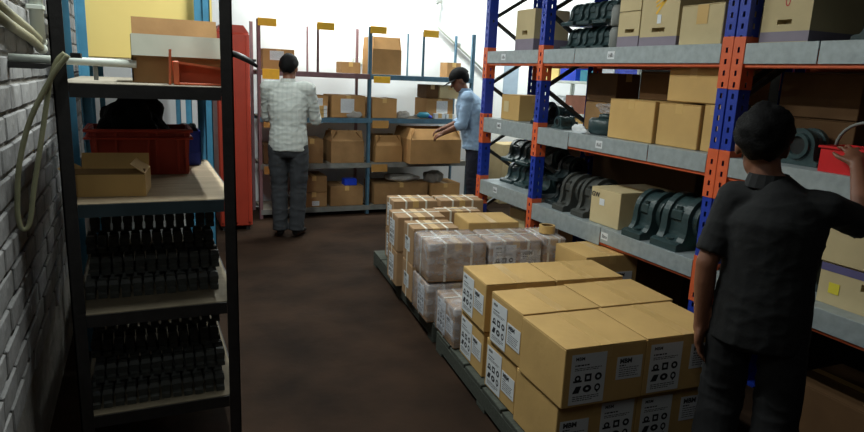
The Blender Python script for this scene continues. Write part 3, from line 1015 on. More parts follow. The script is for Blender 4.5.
# top deck
carton('pale carton with hand hole and grey band, short bay top shelf', (2.62, 4.05, D1), 0.30, 0.25, 0.30, 0, mat='carton_pale', hole=(0.0, 0.12, 0.07, 0.03), band=0.09)
for k in range(3):
    for lv in range(2):
        bearing(('lower', 'upper')[lv] + ' dark green housing piled on top shelf, ' + ('beside the grey sleeves', 'centre column', 'beside the upright')[k], (2.74, 3.30 + k * 0.165, D1 + lv * 0.157), 0, 0.28, 0.15, 0.13, 'cast_iron_teal',
                group='housings piled on the top shelf')
for lv in range(2):
    t = thing('sleeve_bearing', ('lower' if lv == 0 else 'upper') + ' grey wrapped bearing sleeve beside cartons on top shelf', 'bearing', (2.585, 3.10, D1 + lv * 0.125))
    MB().tube([(0, 0, 0), (0, 0, 0.012), (0, 0, 0.095), (0, 0, 0.118)], [0.036, 0.042, 0.042, 0.03], 16).build('sleeve', 'grey_steel', t, True)
    for s in (-1, 1):
        MB().tube([(0, s * 0.041, 0.05), (0, s * 0.056, 0.05)], 0.007, 8).build('pin', 'galvanised', t)
carton('lower pale carton with hand hole of stacked pair on top shelf', (2.55, 2.875, D1), 0.34, 0.175, 0.195, 0, mat='carton_pale', hole=(-0.01, 0.08, 0.075, 0.02), band=0.06)
carton('upper pale carton with hand hole of stacked pair on top shelf', (2.55, 2.875, D1 + 0.199), 0.34, 0.175, 0.195, 0, mat='carton_pale', hole=(-0.01, 0.1, 0.075, 0.02))
c2 = carton('tall pale carton with gold mark and hand hole, top shelf', (2.55, 2.59, D1), 0.36, 0.275, 0.36, 0, mat='carton_pale', hole=(0.0, 0.075, 0.095, 0.022), band=0.05,
            tag_paper=('x-', 0.125, 0.118, 0.028, 0.045, 'paper'))
mb = MB()
_z = lambda pts: mb.add([(-0.1815, p[0], p[1]) for p in pts], [tuple(range(len(pts)))])
_z([(0.03, 0.20), (-0.045, 0.235), (-0.045, 0.245), (0.03, 0.212)]); _z([(-0.045, 0.235), (0.02, 0.165), (0.03, 0.172), (-0.03, 0.245)]); _z([(0.035, 0.222), (-0.03, 0.252), (-0.03, 0.262), (0.035, 0.232)])
mb.build('gold_mark', 'tag_yellow', c2)
carton('pale carton with tape patch beside the double upright, top shelf', (2.55, 2.30, D1), 0.36, 0.27, 0.195, 0, mat='carton_pale',
       tag_paper=('x-', 0.105, 0.10, 0.07, 0.092, 'tape'))
c4 = carton('pale carton with red mark on near rack top shelf', (2.55, 1.85, D1), 0.34, 0.235, 0.36, 0, mat='carton_pale', hole=(0.005, 0.075, 0.07, 0.02), band=0.045)
mb = MB()
for k in range(12):
    a = k / 12 * 2 * math.pi
    b = (k + 1) / 12 * 2 * math.pi
    mb.quad((-0.1712, 0.012 * math.cos(a), 0.17 + 0.022 * math.sin(a)), (-0.1712, 0.012 * math.cos(b), 0.17 + 0.022 * math.sin(b)),
            (-0.1712, 0.007 * math.cos(b), 0.17 + 0.016 * math.sin(b)), (-0.1712, 0.007 * math.cos(a), 0.17 + 0.016 * math.sin(a)))
mb.build('red_mark', 'ink_red', c4)
bearing('dark green housing at the near end of the top shelf', (2.74, 1.60, D1), R(90), 0.3, 0.2, 0.14, 'cast_iron_teal')

# near rack, middle and lower decks
D1, D2, D3 = (z + 0.001 for z in DECKS_NEAR)
bearing('teal bearing housing behind the worker on middle shelf', (2.66, 1.86, D2), R(90), 0.2, 0.16, 0.1, 'cast_iron_teal')
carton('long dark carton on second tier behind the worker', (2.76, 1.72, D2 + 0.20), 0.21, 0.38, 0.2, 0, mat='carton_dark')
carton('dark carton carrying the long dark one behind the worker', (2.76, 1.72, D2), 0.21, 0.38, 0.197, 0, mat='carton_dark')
t = thing('parts_basket', 'red plastic basket with grey carrying handle the worker reaches into', 'basket', (2.615, 1.575, D2))
mb = MB()
mb.box(-0.09, 0.09, -0.12, 0.12, 0, 0.006)
for (a, b, c, d) in ((-0.09, -0.084, -0.12, 0.12), (0.084, 0.09, -0.12, 0.12), (-0.084, 0.084, -0.12, -0.114), (-0.084, 0.084, 0.114, 0.12)):
    mb.box(a, b, c, d, 0.006, 0.095)
mb.build('body', 'red_bright', t)
mb = MB()
for (a, b, c, d) in ((-0.098, -0.084, -0.128, 0.128), (0.084, 0.098, -0.128, 0.128), (-0.084, 0.084, -0.128, -0.114), (-0.084, 0.084, 0.114, 0.128)):
    mb.box(a, b, c, d, 0.095, 0.105, bev=0.002)
mb.build('rim', 'red_bright', t)
MB().tube([(0, 0.12 * math.cos(math.pi * i / 14), 0.1 + 0.105 * math.sin(math.pi * i / 14)) for i in range(15)], 0.007, 8).build('handle', 'grey_steel', t, True)
bearing('round-faced dark housing beside pale cartons on near lowest shelf', (2.76, 1.83, D3), R(-90), 0.26, 0.2, 0.13, 'cast_iron')
cb = carton('lower pale carton with violet band and yellow sticker, near lowest shelf', (2.585, 1.33, D3), 0.34, 0.315, 0.175, 0, mat='carton_pale',
            hole=(-0.06, 0.095, 0.09, 0.03), tag_paper=('x-', 0.045, 0.05, 0.045, 0.045, 'paper_yellow'))
MB().box(-0.1712, -0.1702, -0.157, 0.157, 0.14, 0.172).build('violet_band', 'tape_violet', cb)
carton('upper plain pale carton of the pair on near lowest shelf', (2.575, 1.33, D3 + 0.178), 0.34, 0.32, 0.185, 0, mat='carton_pale')
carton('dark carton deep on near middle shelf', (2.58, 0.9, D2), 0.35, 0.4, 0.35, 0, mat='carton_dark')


# the goods stand a little further along the decks
for o in COL.objects:
    if o not in BEFORE and o.parent is None:
        o.location.y += 0.035

# ------------------------------------------------------------------ slotted shelving at the back wall
def angle_post(mb, x, y, z0, z1, s=0.035, th=0.004, sx=1, sy=1):
    xa, xb = (x, x + s) if sx > 0 else (x - s, x)
    ya, yb = (y, y + s) if sy > 0 else (y - s, y)
    mb.box(xa, xb, y if sy > 0 else y - th, y + th if sy > 0 else y, z0, z1)
    mb.box(x if sx > 0 else x - th, x + th if sx > 0 else x, ya, yb, z0, z1)


BY0, BY1 = 6.72, 7.2
BX = (1.105, 2.275, 3.52)
BSH = (1.535, 1.065, 0.575, 0.095)
t = thing('storage_shelving', 'maroon and blue steel shelving with yellow tags against the white wall', 'shelving', (BX[0], BY0, 0))
ox, oy = BX[0], BY0
for i, x in enumerate(BX):
    for y, sy in ((BY0, 1), (BY1, -1)):
        if i == 2 and sy > 0:
            pass
        mb = MB()
        angle_post(mb, x - ox - 0.017, y - oy, 0, 2.03, 0.036, 0.004, 1, sy)
        up = 'maroon_steel' if i == 0 else ('blue_steel_dark' if (i == 2 or sy > 0) else 'maroon_steel')
        mb.build('post', up, t)
for bi in range(2):
    x0, x1 = BX[bi] - ox + 0.02, BX[bi + 1] - ox - 0.02
    for si, z in enumerate(BSH):
        mt = 'maroon_steel' if (bi == 0 and si == 0) else ('blue_steel_dark' if si < 2 else 'grey_steel')
        MB().box(x0, x1, 0.0, BY1 - BY0, z - 0.012, z, bev=0.002).build('shelf_board', 'dust_board', t)
        MB().box(x0 - 0.02, x1 + 0.02, -0.006, 0.0, z - 0.05, z + 0.004, bev=0.001).build('shelf_lip', mt, t)
        MB().box(x0 - 0.02, x1 + 0.02, BY1 - BY0, BY1 - BY0 + 0.006, z - 0.05, z + 0.004, bev=0.001).build('shelf_lip', mt, t)
# divider sticks on the top shelf, front and rear, and the tags
for x, mt in ((1.695, 'maroon_steel'), (2.885, 'blue_steel_dark')):
    for y, sy in ((BY0, 1), (BY1, -1)):
        mb = MB()
        angle_post(mb, x - ox, y - oy, BSH[0], 2.02, 0.022, 0.004, 1, sy)
        mb.build('divider_post', mt, t)
for x in (1.105, 1.70, 2.275, 2.89):
    MB().box(-0.008, 0.175, -0.012, -0.007, 1.965, 2.04, bev=0.001).build('tag', 'tag_yellow', t, loc=(x - ox, 0, 0))
MB().box(0.03, 0.2, -0.012, -0.007, 1.45, 1.55, bev=0.001).build('tag', 'tag_yellow', t)
MB().box(0.04, 0.23, -0.012, -0.007, 1.45, 1.52, bev=0.001).build('tag', 'tag_yellow', t, loc=(BX[1] - ox, 0, 0))
for z in (0.96, 0.475):
    MB().box(0.035, 0.225, -0.012, -0.007, z, z + 0.085, bev=0.001).build('tag', 'tag_card', t, loc=(BX[1] - ox, 0, 0))
    MB().box(0.035, 0.2, -0.012, -0.007, z, z + 0.085, bev=0.001).build('tag', 'tag_card', t)

E1, E2, E3, E4 = (z + 0.005 for z in BSH)
PAPER = lambda u, v, w=0.12, h=0.1: ('y-', u, v, w, h, 'paper')
carton('tan carton with white sheet on top shelf, maroon bay', (1.15, 6.76, E1), 0.32, 0.36, 0.21, 0, mat='carton_back', tag_paper=PAPER(0.07, 0.1, 0.14, 0.09))
carton('large tan carton with upright flap on top shelf, blue bay', (2.26 + 0.05, 6.74, E1), 0.33, 0.36, 0.27, 0, mat='carton_back', open_top=True, flap_lift=-4)
carton('small worn carton at the back of the top shelf', (2.02, 6.95, E1), 0.22, 0.2, 0.12, 0, mat='carton_old')
carton('carton with white sheet behind the worker in the checked shirt', (1.53, 6.77, E2), 0.30, 0.36, 0.225, 0, mat='carton_back', tag_paper=PAPER(0.12, 0.07, 0.12, 0.13))
carton('wide carton with white sheet on second shelf, maroon bay', (1.865, 6.76, E2), 0.375, 0.36, 0.235, 0, mat='carton_back', tag_paper=PAPER(0.10, 0.05, 0.15, 0.15))
carton('carton beside the blue upright on second shelf', (2.32, 6.76, E2), 0.29, 0.36, 0.215, 0, mat='carton_back')
carton('open carton with white sheet on second shelf before the capped worker', (2.985, 6.80, E2), 0.34, 0.34, 0.225, 0, mat='carton_back', tag_paper=PAPER(0.13, 0.06, 0.14, 0.14))
carton('tan carton stacked on the one before the capped worker', (3.16, 6.82, E2 + 0.229), 0.26, 0.3, 0.15, 0, mat='carton_pale')
carton('dark box stacked beside the tan one at the capped worker', (3.0, 6.84, E2 + 0.229), 0.15, 0.28, 0.15, 0, mat='carton_dark')
carton('flat white box at the shelf edge before the capped worker', (3.07, 6.735, E2), 0.13, 0.06, 0.06, 0, mat='paper')
carton('second flat white box at the shelf edge beside the first', (3.215, 6.735, E2), 0.11, 0.06, 0.055, 0, mat='paper')
for k in range(3):
    carton(('lowest', 'middle', 'topmost')[k] + ' small white box piled by the checked-shirt worker', (1.69, 6.737, E2 + 0.041 * k), 0.12, 0.03, 0.04, 0, mat='paper')
t = thing('hand_tool', 'small blue power tool on second shelf of the blue bay', 'tool', (2.93, 6.76, E2))
MB().tube([(-0.07, 0, 0.035), (-0.04, 0, 0.04), (0.05, 0, 0.04), (0.08, 0, 0.035)], [0.015, 0.032, 0.034, 0.02], 12).build('tool_body', 'teal_plastic', t, True)
MB().tube([(0.05, 0, 0.03), (0.1, -0.03, 0.018)], [0.02, 0.016], 8).build('handle', 'blue_plastic', t, True)
MB().tube([(-0.07, 0, 0.035), (-0.11, 0, 0.035)], 0.008, 8).build('chuck', 'grey_steel', t)
crumple('plastic_bag', 'crumpled grey plastic on second shelf beside the blue upright', 'plastic bag', (2.70, 6.80, E2), 0.07, 0.04, 0.05, 'grey_cloth', 0.4, 16, 8)
crumple('plastic_bag', 'crumpled grey plastic in front of the wide second-shelf carton', 'plastic bag', (2.12, 6.742, E2), 0.09, 0.015, 0.04, 'grey_cloth', 0.3, 16, 9)
carton('shaded carton on third shelf behind the checked-shirt worker', (1.53, 6.74, E3), 0.24, 0.36, 0.26, 0, mat='carton_old')
carton('open-topped carton on third shelf, maroon bay', (1.86, 6.74, E3), 0.37, 0.36, 0.235, 0, mat='carton_old', open_top=True, flap_lift=-35)
carton('small open carton on third shelf beside the blue upright', (2.365, 6.74, E3), 0.32, 0.34, 0.18, 0, mat='carton_back', open_top=True, flap_lift=-30)
bigc = carton('large open carton jutting out under the capped worker\'s hands', (2.71, 6.55, E3), 0.62, 0.55, 0.27, 0, mat='carton_back', open_top=True, flap_lift=-22)
carton('lower brown carton of a pair on bottom shelf', (1.53, 6.74, E4), 0.285, 0.36, 0.16, 0, mat='carton_old', tag_paper=PAPER(0.12, 0.015, 0.08, 0.05))
carton('upper brown carton of a pair on bottom shelf', (1.53, 6.74, E4 + 0.163), 0.285, 0.36, 0.175, 0, mat='carton_old')
carton('plain carton carrying a blue box on bottom shelf', (1.855, 6.74, E4), 0.375, 0.36, 0.22, 0, mat='carton_old')
carton('small blue box standing on the bottom shelf carton', (2.02, 6.76, E4 + 0.223), 0.14, 0.12, 0.07, 0, mat='blue_plastic', tape_mat='blue_plastic')
carton('long pale carton on bottom shelf of the blue bay', (2.36, 6.74, E4), 0.66, 0.38, 0.235, 0, mat='carton_old')
carton('tan carton at the end of the bottom shelf', (3.06, 6.74, E4), 0.38, 0.36, 0.215, 0, mat='carton_back')
crumple('cloth_bundle', 'pale crumpled sack on the bottom shelf cartons', 'sack', (3.15, 6.9, E4 + 0.217), 0.13, 0.1, 0.08, 'grey_cloth', 0.4, 9, 4)
crumple('cloth_bundle', 'grey crumpled sheet on the long pale carton', 'sack', (2.75, 6.9, E4 + 0.237), 0.22, 0.1, 0.05, 'grey_cloth', 0.4, 9, 14)
carton('left-hand tan carton on second shelf by the red cabinet', (1.145, 6.75, E2), 0.3, 0.35, 0.2, 0, mat='carton_old')
carton('dark carton on third shelf by the red cabinet', (1.145, 6.75, E3), 0.3, 0.35, 0.2, 0, mat='carton_dark')
carton('open-sided box of papers on top shelf near the end post', (3.30, 6.95, E1), 0.18, 0.2, 0.17, 0, mat='carton_old')

# wall pipe and conduit on the back wall
t = thing('wall_pipe', 'bent white plastic pipe running down the back wall', 'pipe', (3.33, YB, 2.4))
MB().tube([(p[0] - 3.33, p[1] - YB, p[2] - 2.4) for p in ((3.33, 7.31, 2.75), (3.33, 7.31, 2.34), (3.315, 7.31, 2.26), (3.31, 7.31, 2.20), (3.335, 7.31, 2.13), (3.42, 7.31, 2.06), (3.63, 7.31, 1.91), (3.89, 7.31, 1.72), (4.15, 7.31, 1.52))], 0.02, 10).build('pipe', 'pvc', t, True)
for p in ((3.33, 2.42), (3.6, 1.935)):
    MB().box(-0.03, 0.03, -0.065, 0.0, -0.02, 0.02, bev=0.004).build('pipe_clip', 'grey_steel', t, loc=(p[0] - 3.33, 0, p[1] - 2.4))
t = thing('wall_conduit', 'thin upright conduit with switch box on the back wall', 'conduit', (2.33, YB, 1.7))
MB().tube([(0, -0.012, 1.55), (0, -0.012, 0.02)], 0.012, 8).build('pipe', 'white_wall', t)
MB().box(-0.06, 0.06, -0.04, 0.0, -0.06, 0.02, bev=0.006).build('switch_box', 'pvc', t)
MB().box(-0.02, 0.02, -0.046, -0.04, -0.04, 0.0, bev=0.002).build('switch', 'paper', t)

# ------------------------------------------------------------------ side bay seen through the rack
t = thing('storage_shelving', 'bright pale shelving in the side bay behind the rack', 'shelving', (4.45, 5.0, 0))
for y in (0.0, 1.75):
    for x in (0, 0.5):
        mb = MB(); angle_post(mb, x, y, 0, 2.2, 0.04, 0.004)
        mb.build('post', 'pvc', t)
for z in (0.3, 0.85, 1.2, 1.56):
    MB().box(0, 0.54, 0, 1.79, z - 0.03, z, bev=0.003).build('shelf_board', 'pvc', t)
carton('bright blue box on side bay shelving beside a pale one', (4.47, 6.05, 1.561), 0.35, 0.3, 0.2, 0, mat='blue_plastic', tape_mat='blue_plastic')
carton('cream box on side bay shelving beside the blue box', (4.47, 6.38, 1.561), 0.35, 0.32, 0.2, 0, mat='yellow_card')
carton('teal box on side bay shelving', (4.47, 5.72, 1.561), 0.35, 0.25, 0.12, 0, mat='teal_plastic', tape_mat='teal_plastic')
carton('blue and white box on side bay shelving at its near end', (4.47, 5.05, 1.561), 0.35, 0.3, 0.17, 0, mat='blue_plastic')
carton('white box on side bay shelving between blue ones', (4.47, 5.4, 1.561), 0.35, 0.28, 0.17, 0, mat='paper')
carton('reddish brown box between paper heaps on side bay shelf', (4.49, 5.85, 1.201), 0.35, 0.38, 0.2, 0, mat='wood_post')
carton('tan carton on the lower side bay shelf', (4.49, 5.9, 0.851), 0.35, 0.4, 0.3, 0, mat='carton')
carton('tan open carton on the side bay shelf', (4.49, 6.35, 0.851), 0.35, 0.35, 0.25, 0, mat='carton')
crumple('paper_heap', 'heap of crumpled white paper on side bay shelf', 'paper', (4.7, 6.5, 1.201), 0.17, 0.2, 0.1, 'paper', 0.4, 8, 2)
crumple('paper_heap', 'second heap of crumpled paper nearer the rack braces', 'paper', (4.7, 5.5, 1.201), 0.17, 0.2, 0.1, 'paper', 0.4, 8, 12)
o = MB().box(4.30, 4.52, YB - 0.006, YB - 0.001, 1.15, 1.72, bev=0.002).build('wall_paint_patch', 'paint_patch')  # paint patch on the wall, built as a thin sheet
tag(o, 'grey-blue paint patch on the white wall', 'sheet')
carton('pale carton on floor of the side bay against wall', (4.1, 6.9, 0.0), 0.5, 0.35, 0.75, 0, mat='carton_pale')

# ------------------------------------------------------------------ red steel cabinet
t = thing('steel_cabinet', 'tall narrow red steel cabinet beside the back shelving', 'cabinet', (0.80, 6.28, 0))
MB().box(-0.15, 0.15, 0, 0.45, 0.04, 1.86, bev=0.012).build('body', 'red_paint', t)
MB().prism([(-0.15, 1.86), (0.15, 1.86), (0.10, 1.93), (-0.10, 1.93)], 'y', 0.02, 0.43).build('cap', 'red_paint', t)
for x in (-0.13, 0.0, 0.12):
    MB().box(x - 0.012, x + 0.012, -0.016, 0.001, 0.08, 1.84, bev=0.004).build('rib', 'red_paint', t)
for x in (-0.13, 0.09):
    MB().box(x, x + 0.04, 0.02, 0.43, 0, 0.04).build('foot', 'black_steel', t)
MB().tube([(0.13, -0.03, 1.62), (0.2, -0.05, 1.62)], 0.012, 8).build('handle', 'black_steel', t)

# ------------------------------------------------------------------ blue shelving behind the black rack
t = thing('storage_shelving', 'light blue steel shelving behind the black rack', 'shelving', (-0.34, 3.72, 0))
for y in (0.0, 1.55, 3.05):
    for x, sx in ((0.0, 1), (0.70, -1)):
        mb = MB(); angle_post(mb, x, y, 0, 2.25, 0.045, 0.005, sx, 1)
        mb.build('post', 'blue_steel', t)
for z in (0.25, 0.9, 1.57):
    MB().box(0.01, 0.69, 0.0, 3.1, z - 0.03, z, bev=0.003).build('shelf_board', 'dust_board' if z > 1 else 'grey_steel', t)
carton('big pale yellow carton on top of the blue shelving', (-0.24, 3.80, 1.572), 0.62, 0.5, 0.335, 0, mat='yellow_card', tape='x')
t = thing('bin', 'small blue plastic bin holding dark parts behind the red crate', 'bin', (0.218, 3.50, 1.061))
mb = MB()
mb.box(-0.045, 0.045, -0.09, 0.09, 0, 0.005)
for (a, b, c, d) in ((-0.045, -0.05, -0.09, 0.09), (0.05, 0.045, -0.09, 0.09), (-0.05, 0.05, -0.09, -0.085), (-0.05, 0.05, 0.085, 0.09)):
    mb.box(a, b, c, d, 0.005, 0.17)
mb.build('body', 'blue_plastic', t)
for z in (0.05, 0.155):
    mb = MB()
    mb.box(-0.05, 0.05, -0.095, -0.09, z, z + 0.014); mb.box(0.045, 0.05, -0.09, 0.09, z, z + 0.014)
    mb.build('rim', 'blue_plastic', t)
for k in range(6):
    bearing('dark part heaped in the small blue bin', (0.198 + 0.02 * (k % 3), 3.47 + 0.05 * (k // 3), 1.20 + 0.012 * (k % 2)), R(50 * k), 0.06, 0.05, 0.02, 'cast_iron', group='dark parts in the blue bin', cat='part')

# ------------------------------------------------------------------ black rack by the left wall
LX0, LX1, LY0, LY1 = -0.262, 0.318, 2.5, 3.62
LSH = (1.478, 1.06, 0.648, 0.245)
t = thing('storage_rack', 'black steel rack with wooden shelves beside the brick wall', 'rack', (LX0, LY0, 0))
for x, sx in ((LX0, 1), (LX1, -1)):
    for y, sy in ((LY0, 1), (LY1, -1)):
        mb = MB(); angle_post(mb, x - LX0, y - LY0, 0, 2.15, 0.044, 0.005, sx, sy)
        mb.build('post', 'black_steel' if sy > 0 else 'blue_steel', t)
W = LX1 - LX0
black_rack = t
D = LY1 - LY0
for i, z in enumerate(LSH):
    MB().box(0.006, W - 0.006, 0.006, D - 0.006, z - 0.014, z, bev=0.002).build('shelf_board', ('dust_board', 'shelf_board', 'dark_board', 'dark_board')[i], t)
    lm = 'teal_dark' if i == 1 else 'black_steel'
    MB().box(0.045, W - 0.045, 0.0, 0.005, z - 0.05, z - 0.004).build('shelf_rail', lm, t)
    MB().box(0.045, W - 0.045, D - 0.005, D, z - 0.05, z - 0.004).build('shelf_rail', lm, t)
    for x in (0.0, W - 0.005):
        MB().box(x, x + 0.005, 0.045, D - 0.045, z - 0.05, z - 0.004).build('shelf_rail', lm, t)

F1, F2, F3, F4 = (z + 0.001 for z in LSH)
# top shelf
ct = thing('carton', 'old brown carton with pale grey flap folded outward on black rack', 'box', (0.15, 2.86, F1))
mb = MB()
w2, d2, h2 = 0.172, 0.15, 0.175
mb.box(-w2, w2, -d2, d2, 0, 0.006)
mb.box(-w2, -w2 + 0.006, -d2, d2, 0.006, h2); mb.box(w2 - 0.006, w2, -d2, d2, 0.006, h2)
mb.box(-w2, w2, -d2, -d2 + 0.006, 0.006, h2); mb.box(-w2, w2, d2 - 0.006, d2, 0.006, h2)
mb.build('body', 'carton_old', ct)
MB().prism([(-d2 - 0.002, h2), (-d2 - 0.03, h2 - 0.075), (-d2 - 0.034, h2 - 0.075), (-d2 - 0.004, h2 + 0.004)], 'x', -w2 + 0.002, w2 - 0.002).build('flap', 'carton_grey', ct)
MB().prism([(d2 - 0.004, h2), (d2 + 0.0, h2), (d2 + 0.03, h2 + 0.085), (d2 + 0.026, h2 + 0.085)], 'x', -w2 + 0.004, w2 - 0.004).build('flap', 'carton_old', ct)
for s in (-1, 1):
    MB().prism([(s * w2, h2), (s * (w2 - 0.03), h2 - 0.09), (s * (w2 - 0.034), h2 - 0.088), (s * (w2 - 0.004), h2 + 0.002)], 'y', -d2 + 0.01, d2 - 0.01).build('flap', 'carton_inside', ct)
t = thing('steel_bracket', 'orange painted steel bracket lying on top shelf of black rack', 'bracket', (0.2, 2.585, F1))
MB().box(-0.085, -0.065, -0.035, 0.045, 0, 0.085, bev=0.003).build('end_plate', 'orange_paint', t)
MB().prism([(-0.10, 0.0), (-0.093, 0.0), (-0.088, 0.125), (-0.095, 0.125)], 'y', -0.03, 0.03).build('end_fin', 'orange_paint', t)
MB().prism([(-0.065, 0.008), (0.115, 0.008), (0.115, 0.06), (-0.065, 0.08)], 'y', 0.02, 0.03).build('web', 'orange_paint', t)
MB().prism([(-0.065, 0.076), (0.115, 0.056), (0.115, 0.064), (-0.065, 0.084)], 'y', -0.03, 0.03).build('upper_flange', 'orange_paint', t)
MB().box(-0.065, 0.115, -0.03, 0.03, 0, 0.008, bev=0.002).build('lower_flange', 'orange_paint', t)
MB().tube([(W - 0.001, 0.02, 1.60), (W + 0.025, -0.01, 1.59), (W + 0.055, -0.03, 1.575), (W + 0.08, -0.045, 1.555)], [0.011, 0.012, 0.011, 0.005], 8).build('hook', 'black_steel', black_rack, True)
# long pipe from the wall
t = thing('wall_bracket_pipe', 'white plastic pipe on a dark bracket reaching across the black rack', 'pipe', (XL, 2.70, 1.55))
MB().tube([(0.0, 0.0, 0.0), (0.15, 0.0, -0.001), (0.405, 0.0, -0.004)], 0.0145, 12).build('pipe', 'pvc', t, True)
MB().prism([(0.0, -0.012), (0.14, -0.018), (0.10, -0.034), (0.0, -0.034)], 'y', -0.03, 0.02).build('bracket', 'black_steel', t)
MB().box(0.26, 0.275, -0.006, 0.006, -0.067, -0.016).build('support_peg', 'grey_steel', t)
# second shelf
t = thing('plastic_crate', 'red ribbed plastic crate on second shelf of black rack', 'crate', (-0.005, 3.25, F2))
cw, cd, ch = 0.213, 0.14, 0.205
mb = MB()
mb.box(-cw + 0.02, cw - 0.02, -cd + 0.015, cd - 0.015, 0, 0.006)
for s in (-1, 1):
    mb.prism([(s * (cw - 0.02), 0.006), (s * (cw - 0.008), ch), (s * (cw - 0.013), ch), (s * (cw - 0.025), 0.006)], 'y', -cd + 0.012, cd - 0.012)
    mb.prism([(s * (cd - 0.015), 0.006), (s * (cd - 0.006), ch), (s * (cd - 0.011), ch), (s * (cd - 0.02), 0.006)], 'x', -cw + 0.016, cw - 0.016)
mb.build('body', 'red_plastic', t)
for z0, z1 in ((ch - 0.014, ch), (ch - 0.045, ch - 0.036)):
    mb = MB()
    for s in (-1, 1):
        mb.box(s * cw - 0.012, s * cw + 0.004, -cd - 0.004, cd + 0.004, z0, z1, bev=0.002)
        mb.box(-cw - 0.004, cw + 0.004, s * cd - 0.012, s * cd + 0.004, z0, z1, bev=0.002)
    mb.build('rim', 'red_plastic', t)
for x in (-0.18, -0.10, 0.03, 0.065, 0.15, 0.185):
    MB().box(x - 0.005, x + 0.005, -cd - 0.002, -cd + 0.012, 0.012, ch - 0.014, bev=0.001).build('rib', 'red_plastic', t)
o = crumple('plastic_bundle', 'heap of black plastic wrapped parts filling the red crate', 'bundle', (-0.03, 3.25, F2 + 0.12), 0.15, 0.09, 0.13, 'black_plastic', 0.28, 13, 6, seg=40, rings=26)
ct = thing('carton', 'open yellow-brown carton with bent flaps on second shelf', 'box', (-0.11, 2.72, F2), R(-6))
w2, d2, h2 = 0.125, 0.1, 0.082
mb = MB()
mb.box(-w2, w2, -d2, d2, 0, 0.005)
mb.box(-w2, -w2 + 0.005, -d2, d2, 0.005, h2); mb.box(w2 - 0.005, w2, -d2, d2, 0.005, h2)
mb.box(-w2 + 0.005, w2 - 0.005, -d2, -d2 + 0.005, 0.005, h2); mb.box(-w2 + 0.005, w2 - 0.005, d2 - 0.005, d2, 0.005, h2)
mb.build('body', 'carton', ct)
MB().prism([(-d2, h2), (-d2 + 0.06, h2 + 0.01), (-d2 + 0.06, h2 + 0.014), (-d2, h2 + 0.004)], 'x', -w2 + 0.004, w2 - 0.004).build('flap', 'carton_inside', ct)
MB().prism([(d2 - 0.002, h2), (d2 + 0.003, h2), (d2 + 0.01, h2 + 0.055), (d2 + 0.006, h2 + 0.055)], 'x', -w2 + 0.004, w2 - 0.004).build('flap', 'carton', ct)
MB().prism([(-w2, h2), (-w2 - 0.04, h2 + 0.02), (-w2 - 0.04, h2 + 0.024), (-w2, h2 + 0.004)], 'y', -d2 + 0.004, d2 - 0.004).build('flap', 'carton', ct)
MB().prism([(w2, h2), (w2 - 0.05, h2 + 0.035), (w2 - 0.05, h2 + 0.039), (w2, h2 + 0.004)], 'y', -d2 + 0.004, d2 - 0.004).build('flap', 'carton', ct)

# lower shelves: stepped rows of small housings
sm = MB()
sm.prism([(-0.034, 0), (0.034, 0), (0.034, 0.018), (0.022, 0.024), (0.022, 0.05), (0.013, 0.066), (-0.013, 0.066), (-0.022, 0.05), (-0.022, 0.024), (-0.034, 0.018)], 'x', -0.0155, 0.0155)
sm.tube([(-0.0185, 0, 0.042), (0.0185, 0, 0.042)], 0.013, 10)
SMALL = sm.mesh('small_bearing_housing', 'cast_iron_dusty')
TIER = ('lowest', 'second', 'third', 'topmost')
for shelf, ybase, word in ((F3, 2.70, 'third'), (F4, 2.585, 'bottom')):
    for row in range(4):
        for lv in range(row + 1):
            for k in range(12):
                o = link('small_bearing_housing', SMALL, None, (-0.212 + k * 0.0415 + (0.014 if lv % 2 else 0) + 0.0, ybase + row * 0.085 + rnd.uniform(-0.004, 0.004), shelf + lv * 0.0685))
                tag(o, 'small dark cast housing, %s tier of stepped rows on black rack %s shelf' % (TIER[lv], word), 'bearing housing',
                    '%s tier of small housings on the %s shelf' % (TIER[lv], word))

# ------------------------------------------------------------------ things on the left wall
for y, wd in ((3.24, 'nearer the hanging cable'), (4.02, 'behind the black rack post')):
    t = thing('wall_conduit', 'upright white plastic pipe on brick wall, ' + wd, 'pipe', (XL + 0.032, y, 0))
    MB().tube([(0, 0, 1.62 if y < 3.5 else 1.2), (0, 0, 3.25)], 0.027, 12).build('pipe', 'pvc', t, True)
    for z in (1.75, 2.4, 3.0):
        MB().box(-0.034, 0.03, -0.034, 0.034, z, z + 0.02, bev=0.003).build('pipe_clip', 'pvc', t)
for k in range(2):
    t = thing('wall_hose', ('upper' if k else 'lower') + ' of two beige hoses sloping along the brick wall', 'hose', (XL + 0.03, 2.3, 1.66))
    MB().tube([(0.0, 0, 0.02 + 0.035 * k), (0.0, 0.3, -0.005 + 0.035 * k), (0.004, 0.7, -0.035 + 0.03 * k), (0.004, 0.95, -0.062 + 0.03 * k)], 0.017, 10).build('hose_tube', 'hose', t, True)
    MB().tube([(0.004, 0.95, -0.062 + 0.03 * k), (0.004, 1.02, -0.068 + 0.03 * k)], 0.022, 10).build('end_fitting', 'pvc', t, True)
cable = [(-0.204, 1.566), (-0.232, 1.53), (-0.261, 1.485), (-0.326, 1.357), (-0.368, 1.212), (-0.384, 1.082), (-0.385, 1.03), (-0.378, 0.998), (-0.362, 1.0), (-0.35, 1.04), (-0.335, 1.129), (-0.308, 1.26), (-0.282, 1.389), (-0.262, 1.485), (-0.24, 1.545), (-0.215, 1.572)]
t = thing('hanging_cable', 'grey-green cable hanging in a long loop from the black rack', 'cable', (-0.2, 2.42, 1.57))
mb = MB()
pts = []
for i, (x, z) in enumerate(cable):
    pts.append((x + 0.2, 0.0 + (0.028 * (i / (len(cable) - 1))), z - 1.57))
